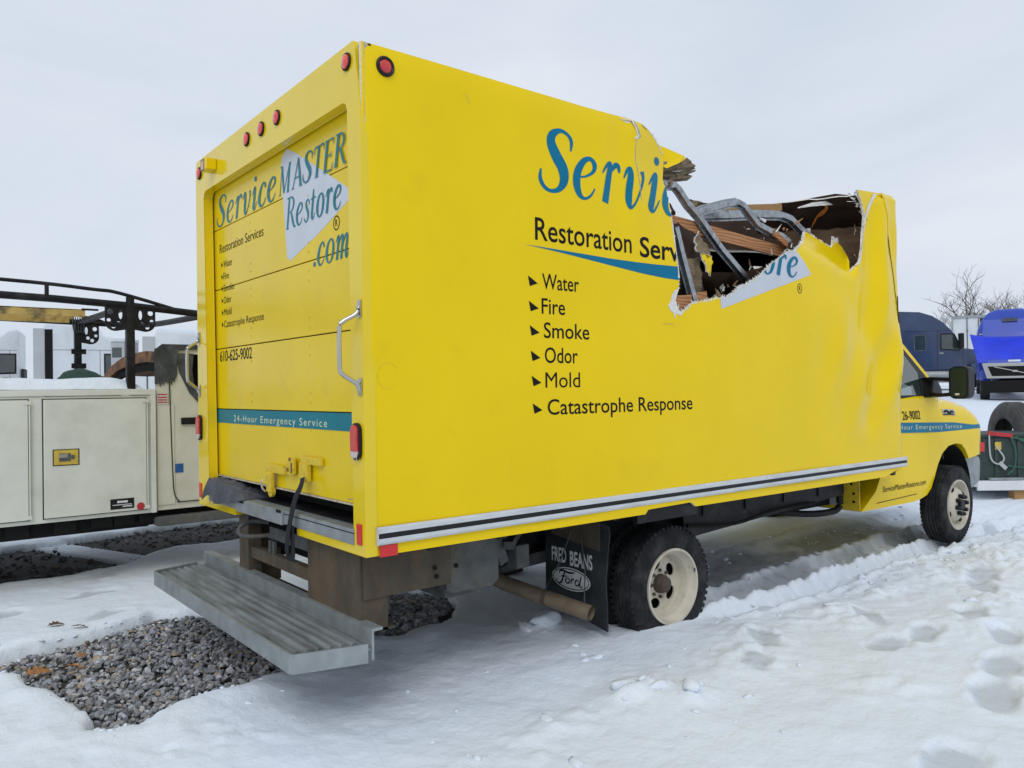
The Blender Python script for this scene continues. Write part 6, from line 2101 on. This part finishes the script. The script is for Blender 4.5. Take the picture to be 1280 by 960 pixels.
def tractor(name, label, loc, rz, paint, sleeper=True, trim='black', snow=False, group=None, scale=1.0, stack=True, bunk=True):
    """road tractor: x forward, origin under the middle of the front bumper"""
    t = thing(name, label, 'truck', loc, rz, group)
    t.scale = (scale,) * 3
    hw = 1.22
    f = MB()     # cab and sleeper, with the roof fairing sloping to the windscreen
    xb = -5.2 if sleeper else -3.6
    prof = [(xb, 1.0), (-1.95, 1.0), (-1.95, 1.95), (-2.15, 2.05), (-2.60, 2.92), (-3.0, 3.35), (-3.5, 3.68), (-4.1, 3.88), (xb + .08, 3.93), (xb, 3.85)]
    if not sleeper:
        prof = [(xb, 1.0), (-1.95, 1.0), (-1.95, 1.95), (-2.15, 2.05), (-2.55, 2.80), (-2.70, 3.05), (-2.95, 3.45), (-3.25, 3.68), (xb + .05, 3.72), (xb, 3.68)]
    f.prism(prof, 'Y', -hw, hw)
    cabo = f.build('cab', paint, t, bevel=.07)
    f = MB()     # hood
    hood = [(-2.0, 1.0), (-1.2, 1.0), (-.30, .95), (-.08, 1.0), (-.05, 1.55), (-.25, 1.80), (-1.0, 1.95), (-2.0, 2.10)]
    f.prism(hood, 'Y', -.86, .86)
    f.build('hood', paint, t, bevel=.08)
    for s in (-1, 1):
        f = MB()
        out = [(-1.75, .85)] + [(-.95 + .62 * math.cos(a), .55 + .62 * math.sin(a)) for a in np.linspace(2.75, .35, 9)] + [(-.10, .75), (-.08, 1.25), (-.5, 1.42), (-1.3, 1.42), (-1.75, 1.25)]
        f.prism(out, 'Y', s * .80, s * 1.20)
        f.build('fender', paint, t, bevel=.04)
        f = MB()
        wr = -3.10 if sleeper else -3.46
        f.prism([(-2.22, 2.10), (-2.55, 2.74), (wr, 2.74), (wr, 2.05), (-2.35, 2.0)], 'Y', s * (hw + .006), s * (hw - .01))
        w_ = f.build('door_window', 'glass', t)
        f = MB()
        f.prism([(-2.14, 2.06), (-2.50, 2.80), (wr - .06, 2.80), (wr - .06, 1.98), (-2.32, 1.94)], 'Y', s * (hw + .003), s * (hw - .012))
        f.build('window_frame', trim, t)
        f = MB()
        f.box((-3.22, s * (hw + .012), 1.80), (-3.02, s * (hw - .01), 1.86), bevel=.01)
        f.build('door_handle', 'chrome', t)
        if sleeper and bunk:
            f = MB()
            f.box((-4.35, s * (hw + .005), 2.0), (-3.85, s * (hw - .01), 2.72), bevel=.004)
            f.build('sleeper_window', 'glass', t)
            f = MB()
            f.box((-4.39, s * (hw + .003), 1.96), (-3.81, s * (hw - .012), 2.76))
            f.build('window_frame', 'grime' if paint == 'navy' else trim, t)
        if sleeper:
            f = MB()
            f.box((xb - .35, s * hw, 1.1), (xb + .02, s * (hw - .03), 3.75), bevel=.01)
            f.build('side_extender', 'white_grey' if paint == 'white_truck' else paint, t)
            if not bunk:
                f = MB()
                f.box((xb + .03, s * (hw + .006), 1.5), (xb + .30, s * (hw - .01), 3.72))
                f.build('cab_gap', 'dark', t)
        f = MB()
        for (a, b_, c_, d_) in ((-3.30, 1.02, -3.285, 2.92), (-2.12, 1.02, -2.105, 1.98)):
            f.box((a, s * (hw + .003), b_), (c_, s * (hw - .004), d_))
        f.box((xb + .05, s * (hw + .003), 2.925), (-2.65, s * (hw - .004), 2.94))
        f.build('door_gap', 'dark', t)
        f = MB()
        f.box((-2.42, s * 1.42, 2.05), (-2.22, s * 1.66, 2.78), bevel=.05)
        f.tube([(-2.2, s * 1.18, 2.20), (-2.30, s * 1.5, 2.18)], .035, 6); f.tube([(-2.3, s * 1.20, 2.74), (-2.30, s * 1.5, 2.70)], .03, 6)
        f.build('side_mirror', 'plastic', t)
        f = MB()
        f.lathe([(0, .001), (0, .33), (1.6, .33), (1.6, .001)], (-4.3, s * .95, .72), 'X', 18)
        f.build('fuel_tank', 'galv', t, autosmooth=30)
        f = MB()
        f.box((-2.95, s * 1.2, .45), (-2.0, s * .9, .95), bevel=.02)
        f.build('cab_step', trim, t)
        for x in (-.95, -6.3, -7.6):
            plain_wheel(t, x, s * 1.18, .50, R=.50, wdt=.30, sign=-s)
        f = MB()
        f.prism([(-.06, 1.1), (-.30, 1.1), (-.34, 1.38), (-.10, 1.34)], 'Y', s * .86, s * 1.14)
        f.build('headlamp', 'glass_pale', t)
    f = MB()
    f.prism([(-2.17, 2.12), (-2.20, 2.10), (-2.58, 2.88), (-2.55, 2.90)], 'Y', -1.05, 1.05)
    f.build('windscreen', 'glass', t)
    f = MB()
    f.box((-.045, -.55, .95), (-.02, .55, 1.58), bevel=.008)
    g_ = f.build('grille', 'chrome', t)
    f = MB()
    for k in range(6):
        f.box((-.022, -.5, 1.0 + k * .095), (-.014, .5, 1.045 + k * .095))
    f.build('grille_bars', 'dark', g_)
    f = MB()
    f.box((-.35, -1.2, .40), (.05, 1.2, .78), bevel=.06)
    f.build('bumper', paint, t)
    f = MB()
    f.box((-8.2, -.45, .62), (-.3, -.30, .92)); f.box((-8.2, .30, .62), (-.3, .45, .92))
    f.box((-7.4, -.55, .95), (-6.5, .55, 1.12))
    f.build('chassis', 'dark', t)
    if not stack:
        f = MB()
        f.box((xb - .12, -.5, 1.1), (xb - .01, .5, 2.2), bevel=.02)
        f.build('rear_cabinet', 'grime', t)
    f = MB()
    for yy in ((.9, -.9) if stack else ()):
        f = MB()
        f.tube([(xb - .2, yy, 1.0), (xb - .2, yy, 3.6)], .07, 8)
        f.build('exhaust_stack', 'dark', t)
    if snow:
        f = MB()
        f.prism([(-1.9, 2.125), (-.3, 1.83), (-.28, 1.87), (-1.0, 2.04), (-1.9, 2.20)], 'Y', -.82, .82)
        f.build('snow_cover', 'snow', t, bevel=.03)
        f = MB()
        cap = [(xb + .05, 3.93), (-4.1, 3.87), (-3.5, 3.67), (-3.0, 3.34), (-3.02, 3.42), (-3.5, 3.76), (-4.1, 3.98), (xb + .1, 4.04)] if sleeper else [(xb + .05, 3.70), (-3.25, 3.66), (-2.95, 3.43), (-2.97, 3.50), (-3.25, 3.75), (xb + .1, 3.80)]
        f.prism(cap, 'Y', -1.1, 1.1)
        f.build('snow_cover', 'snow', t, bevel=.03)
    return t

def gz(x, y):
    return float(base_h(np.array(float(x)), np.array(float(y))))

# ------------------------------------------------------------------ pale trucks on the left
def place(px, dep):
    """ground point seen at picture column px at a given depth, worked out once for the far rows"""
    d = Vector((FX, FY, 0)) + Vector((0.7806, -0.6249, 0)) * (px - 640) / 994.13
    p = CAM + d * dep
    return p.x, p.y
cang = math.atan2(-0.6249, 0.7806)     # heading of the picture's right-hand direction
x, y = place(-104, 30)
tractor('tractor_unit', 'white day-cab tractor at the far left edge, its cab behind the pipe rack', (x, y, gz(x, y) - .15), cang + PI + .45, 'white_truck', sleeper=False, stack=False, snow=True, group='white tractors parked far behind the service truck', scale=.95)
x, y = place(236, 31)
tractor('tractor_unit', 'white sleeper tractor with grey side extender and sloping roof, between the rack posts', (x, y, gz(x, y) - .25), cang + .45, 'white_truck', sleeper=True, bunk=False, stack=False, snow=True, group='white tractors parked far behind the service truck', scale=.92)
x, y = place(398, 24)
tractor('tractor_unit', 'snow-roofed white tractor just behind the burnt cab, partly hidden by the yellow box', (x, y, gz(x, y) - .55), cang + .40, 'white_truck', sleeper=True, stack=False, snow=True, group='white tractors parked far behind the service truck', scale=.86)
# white body with numbers, seen through the burnt rear window
x, y = place(178, 19)
BT = thing('box_trailer', 'white box with a dark unit number, seen through the burnt cab window', 'trailer', (x, y, gz(x, y)), cang + .1)
f = MB()
f.box((-.68, 0, .5), (.55, 2.4, 2.08), bevel=.03)
f.build('trailer_box', 'white_truck', BT)
f = MB()
for k in range(3):
    f.box((-.2 + k * .3, -.012, .55), (-.17 + k * .3, -.001, 2.05))
f.build('seam', 'grime', BT)
v, fa = text_fit('4-410', -.62, -.24, 1.86, .10, bold=.01)
raw('lettering', [(a, -.006, b_) for a, b_ in v], fa, 'ink', BT)
# little cab top with its window behind the burnt roof
x, y = place(147, 22.5)
VN = thing('van', 'pale van roof with a dark green window showing above the burnt cab roof', 'van', (x, y, gz(x, y) - .12), cang)
VN.scale = (.36, .25, .86)
f = MB()
f.box((-.50, 0, .3), (.55, 3.5, 3.30), bevel=.04)
f.build('van_body', 'white_grey', VN)
f = MB()
f.box((-.40, -.012, 2.75), (.36, -.002, 3.08), bevel=.004)
f.build('window', 'glass', VN)
f = MB()
f.box((-.56, -.1, 3.27), (.62, 3.4, 3.38), bevel=.03)
f.build('roof', 'white_truck', VN)
x, y = place(-54, 20)
SC = thing('pickup_truck', 'snow-covered pickup bonnet with an orange lamp at the left edge behind the rack', 'truck', (x, y, gz(x, y) + .03), cang + .1)
f = MB()
f.prism([(-2.4, .5), (1.15, .5), (1.20, 1.35), (.95, 1.48), (-.1, 1.58), (-.8, 2.05), (-2.2, 2.08), (-2.4, 1.3)], 'Y', 0, 1.8)
f.build('body', 'white_truck', SC, bevel=.06)
f = MB()
f.prism([(-.10, 1.585), (.95, 1.49), (1.15, 1.42), (1.12, 1.50), (.9, 1.62), (.3, 1.74), (-.2, 1.80)], 'Y', .1, 1.7)
f.build('snow_cover', 'snow', SC, bevel=.05)
f = MB()
f.box((.55, -.02, 1.37), (1.10, .05, 1.46), bevel=.02)
f.build('marker_lamp', 'stain', SC)
plain_wheel(SC, .5, .1, .42, R=.40, wdt=.25)

# ------------------------------------------------------------------ right-hand background
x, y = place(1247, 43)
tractor('tractor_unit', 'dark navy sleeper tractor standing right of the yellow box, nose to the right', (x, y, gz(x, y)), cang - .12, 'navy', sleeper=True, scale=1.08)

# bright blue tractor facing the camera with a tarp over its nose
bx_, by_ = place(1269, 32.2)
BL = thing('tractor_unit', 'bright blue tractor facing the camera with a tarp over its windscreen', 'truck', (bx_, by_, gz(bx_, by_)), math.atan2(CAM.y - by_, CAM.x - bx_) + .06)
hw = 1.25
f = MB()
f.prism([(-hw, .9), (hw, .9), (hw, 2.7), (1.18, 3.2), (1.02, 3.6), (.8, 3.84), (.45, 3.98), (-.45, 3.98), (-.8, 3.84), (-1.02, 3.6), (-1.18, 3.2), (-hw, 2.7)], 'X', -5.0, -2.6)
f.build('cab', 'blue', BL, bevel=.10)
f = MB()
f.prism([(-2.62, 2.4), (-2.3, 2.5), (-2.45, 3.0), (-2.62, 3.6)], 'Y', -1.05, 1.05)
f.build('roof_fairing', 'blue', BL, bevel=.06)
f = MB()
f.box((-2.63, -1.16, 2.86), (-2.45, 1.16, 2.93), bevel=.02)
f.build('visor_trim', 'chrome', BL)
f = MB()
f.box((-2.60, -.28, 3.42), (-2.50, .28, 3.56), bevel=.02)
f.build('roof_vent', 'grime', BL)
f = MB()
f.prism([(-2.6, 1.0), (-.15, 1.0), (-.05, 1.55), (-.3, 1.72), (-2.6, 2.1)], 'Y', -.95, .95)
f.build('hood', 'blue', BL, bevel=.07)
f = MB()
f.prism([(-.98, .95), (.98, .95), (1.15, 1.58), (-1.15, 1.58)], 'X', -.04, .05)
gf = f.build('grille_surround', 'chrome', BL, bevel=.02)
f = MB()
f.prism([(-.80, 1.04), (.80, 1.04), (.95, 1.44), (-.95, 1.44)], 'X', .052, .07)
f.build('grille', 'dark', gf)
f = MB()
f.beam((.08, .72, 1.06), (.08, -.72, 1.42), .03, .035); f.box((.07, -.09, 1.20), (.10, .09, 1.28), bevel=.01)
f.build('grille_bar', 'chrome', gf)
f = MB()
f.box((-.25, -1.15, .36), (.10, 1.15, .86), bevel=.06)
f.build('bumper', 'dark', BL)
f = MB()
f.box((-.40, -.22, 1.61), (-.12, .22, 1.70), bevel=.03)
f.build('snow_cover', 'snow', BL)
for s in (-1, 1):
    for xx in (-.9, -6.2):
        plain_wheel(BL, xx, s * 1.2, .52, R=.52, wdt=.34, sign=-s, rimm='grime')
    f = MB()
    f.box((-1.5, s * .80, .85), (-.3, s * 1.20, 1.30), bevel=.10)
    f.build('fender', 'blue', BL)
f = MB()
f.box((-8, -.5, .6), (-.3, .5, .95))
f.build('chassis', 'dark', BL)
# the tarp: sagging sheet hung from the visor down over the hood
TV, TF = [], []
nu, nv = 28, 18
for k in (0, 1):
    for i in range(nu + 1):
        for j in range(nv + 1):
            u, v = i / nu, j / nv
            yy = (u - .5) * 2 * (1.52 - .24 * v)
            zz = 2.80 - .05 * math.sin(u * PI) - v * 1.18 + .12 * abs(2 * u - 1) ** 3 * (1 - v)
            xx = -2.28 + 2.2 * v ** 1.4 + .10 * math.sin(v * PI) - .55 * abs(2 * u - 1) ** 6 * v
            xx += .07 * noise.noise(Vector((u * 5, v * 3, 0))) + .05 * math.sin(u * 26 + v * 6) * v ** 3
            TV.append((xx - .02 * k, yy, zz))
w = nv + 1
for k in (0, 1):
    for i in range(nu):
        for j in range(nv):
            a = k * (nu + 1) * w + i * w + j
            TF.append((a, a + 1, a + w + 1, a + w))
tp = raw('tarp', TV, TF, 'tarp', smooth=True)
tp.location = BL.location
tp.rotation_euler = BL.rotation_euler
tag(tp, 'bright blue tarpaulin stretched over the windscreen and bonnet of the blue tractor', 'tarp')

# white box trailer standing open-ended behind them
x, y = place(1216, 56)
TL = thing('box_trailer', 'white box trailer with a pale frame standing behind the blue tractor', 'trailer', (x, y, gz(x, y)), cang - .48)
TL.scale = (1.0, 1.0, 1.3)
f = MB()
f.box((-1.15, 0.03, .9), (1.75, 9, 3.72))
f.build('trailer_box', 'white_truck', TL)
f = MB()
f.box((-1.25, -.04, 3.72), (1.85, .08, 3.86)); f.box((-1.25, -.04, .7), (-1.16, .08, 3.715)); f.box((1.76, -.04, .7), (1.85, .08, 3.715)); f.box((-1.25, -.04, .6), (1.85, .08, .695))
f.build('rear_frame', 'galv', TL)
for xx in (-.28, .42, .95, 1.35):
    f = MB()
    f.tube([(xx, -.02, .8), (xx, -.02, 3.70)], .03, 6)
    f.box((xx - .05, -.05, 1.9), (xx + .05, -.01, 2.0)); f.box((xx - .05, -.05, 3.0), (xx + .05, -.01, 3.06))
    f.build('lock_rod', 'grime', TL)
f = MB()
f.box((.52, -.01, 2.2), (.84, .028, 3.68))
f.build('dark_gap', 'dark', TL)
for xx in (-.7, 1.3):
    for s in (0.6, 1.9):
        plain_wheel(TL, xx, s, .5, R=.5, wdt=.3)

# flat trailer with a strapped crate and old tyres
x, y = place(1262, 10.2)
FT = thing('flat_trailer', 'low pale flat trailer deck loaded with a dark green crate, right of the yellow bonnet', 'trailer', (x, y, gz(x, y) + .02), cang)
f = MB()
f.box((-.42, -.02, .185), (1.6, 2.0, .265), bevel=.01)
f.build('deck', 'cream_rub', FT)
f = MB()
f.box((-.46, -.06, .155), (1.6, -.025, .28), bevel=.006)
f.build('edge_rail', 'cream_rub', FT)
f = MB()
f.box((.04, .0, .0), (.40, .14, .18), bevel=.01)
f.build('wood_block', 'wood2', FT)
f = MB()
f.box((-.30, -.065, .285), (.12, .0, .315), bevel=.004); f.box((.22, -.065, .285), (.5, 0, .315), bevel=.004)
f.build('stake_pocket', 'galv', FT)
for xx in (.95, ):
    plain_wheel(FT, xx, .2, .16, R=.17, wdt=.2)
z0 = FT.location.z + .268
CRT = thing('crate', 'dark green lidded crate strapped down on the flat trailer', 'crate', (x, y, z0), cang)
f = MB()
f.box((-.34, .02, .0), (1.2, .75, .56), bevel=.012)
f.build('crate_body', 'crate', CRT)
f = MB()
f.box((-.36, .0, .562), (1.22, .77, .60), bevel=.01)
f.build('crate_lid', 'crate', CRT)
f = MB()
for xx in (-.20, .09, .60):
    f.box((xx, .008, .02), (xx + .045, .0195, .55))
f.build('crate_rib', 'crate', CRT)
f = MB()
f.box((-.44, -.02, .38), (-.345, .06, .50), bevel=.008)
rl = f.build('tail_lamp', 'red', CRT)
f = MB()
f.box((-.20, .002, .40), (-.12, .0075, .50))
f.build('warning_plate', 'latch_yellow', CRT)
f = MB()
f.box((.34, .012, .175), (.48, .0195, .205))
f.build('crate_label', 'latch_yellow', CRT)
f = MB()
f.box((.40, .006, .38), (.52, .0125, .545)); 
f.build('crate_label', 'paper', CRT)
def strap(pts, w, m_, name='strap'):
    f = MB()
    f.sweep(soft(pts, 4), [(-w / 2, -.003), (w / 2, -.003), (w / 2, .003), (-w / 2, .003)], upv=(0, -1, 0))
    return f.build(name, m_, CRT)
strap([(-.30, -.012, .62), (-.20, -.015, .605), (.02, -.012, .58)], .05, 'strap_red', 'ratchet')
strap([(.30, -.012, .66), (.45, -.015, .655), (.7, -.012, .66)], .04, 'strap_red', 'ratchet')
strap([(-.28, -.01, .60), (-.27, -.02, .30), (-.17, -.025, .22), (-.10, -.02, .30), (-.20, -.015, .45)], .018, 'white_grey')
strap([(-.02, -.01, .60), (.05, -.02, .40), (.03, -.025, .18), (-.06, -.02, .08)], .018, 'strap_green')
strap([(.05, -.01, .57), (.35, -.015, .40), (.9, -.015, .12)], .025, 'strap_green')
strap([(.0, -.01, .56), (.4, -.015, .50), (1.0, -.015, .46)], .022, 'strap_green')
strap([(-.05, -.01, .20), (.4, -.015, .14), (1.0, -.015, .13)], .02, 'strap_green')
strap([(-.16, -.02, .24), (-.08, -.03, .16)], .05, 'white_grey', 'hook')
def old_tyre(label, loc, rz, tilt):
    t = thing('old_tyre', label, 'tyre', loc, rz, 'old tyres on the flat trailer')
    t.rotation_euler = (tilt, 0, rz)
    f = MB()
    R = .50; w_ = .27
    prof = [(0.012, R * .54), (0.0, R * .60), (0.0, R * .84), (.02, R * .94), (.045, R * .985)]
    for k in range(5):
        a = .05 + k * .036
        prof += [(a, R), (a + .026, R), (a + .028, R - .014), (a + .034, R - .014)]
    prof += [(w_ - .045, R * .985), (w_ - .02, R * .94), (w_, R * .84), (w_, R * .60), (w_ - .012, R * .54), (w_ - .06, R * .80), (.06, R * .80)]
    f.lathe(prof, (0, 0, 0), 'Y', 44, close=True)
    f.build('tread_casing', 'rubber_old', t, autosmooth=30)
    return t
cd = Vector((math.cos(cang), math.sin(cang), 0)); cn = Vector((-cd.y, cd.x, 0))
p = Vector((x, y, 0)) + cd * .49 + cn * .95
old_tyre('old truck tyre standing upright behind the green crate, nearest the yellow bonnet', (p.x, p.y, z0 + .49), cang - 1.65, 0)
p = Vector((x, y, 0)) + cd * 1.42 + cn * 1.25
old_tyre('old truck tyre cut by the right edge of the photo behind the crate', (p.x, p.y, z0 + .50), cang - 1.65, 0)

# ------------------------------------------------------------------ bare trees
def bare_tree(label, loc, height, spread, seed, levels=5, group='bare winter trees'):
    rg = random.Random(seed)
    t = thing('bare_tree', label, 'tree', loc, 0, group)
    V1, E1 = MB(), MB()
    def branch(p, d, ln, r, lev):
        n = 4
        pts, rad = [tuple(p)], [1.0]
        q = p.copy(); dd = d.copy()
        for k in range(n):
            dd = (dd + Vector((rg.uniform(-.22, .22), rg.uniform(-.22, .22), rg.uniform(-.08, .16)))).normalized()
            q = q + dd * ln / n
            pts.append(tuple(q)); rad.append(1 - .45 * (k + 1) / n)
        (V1 if lev <= 1 else E1).tube(pts, r, 6 if lev <= 1 else 3, scales=rad, caps=False)
        if lev >= levels:
            return
        kids = rg.randint(3, 5) if lev < 3 else rg.randint(2, 4)
        for _ in range(kids):
            i = rg.randint(2, n) if lev else rg.randint(2, n)
            base = Vector(pts[i])
            a = rg.uniform(0, 2 * PI)
            tl = rg.uniform(.45, .95)
            side = Vector((math.cos(a), math.sin(a), rg.uniform(-.1, .5))) * spread
            nd = (dd * (1 - tl * .5) + side * tl).normalized()
            branch(base, nd, ln * rg.uniform(.55, .80), r * rg.uniform(.45, .62), lev + 1)
    branch(Vector((0, 0, -.2)), Vector((rg.uniform(-.05, .05), 0, 1)), height * .36, height * .020, 0)
    V1.build('trunk', 'bark', t)
    E1.build('crown', 'bark', t)
    return t
x, y = place(1228, 60)
bare_tree('broad bare tree rising above the pale trailer frame on the right', (x, y, gz(x, y)), 10.8, 1.0, 21)
x, y = place(1192, 66)
bare_tree('bare tree leaning out behind the navy tractor, left of the broad one', (x, y, gz(x, y)), 9.6, 1.0, 5)
x, y = place(1292, 60)
bare_tree('bare tree whose twigs just reach the right edge of the photo', (x, y, gz(x, y)), 10.5, .9, 33)
x, y = place(126, 66)
bare_tree('small distant bare tree on the left, above the green cover', (x, y, gz(x, y)), 6.8, .9, 14)
x, y = place(104, 72)
bare_tree('fainter bare tree on the left beside the white tractor roof', (x, y, gz(x, y)), 6.2, .8, 15)
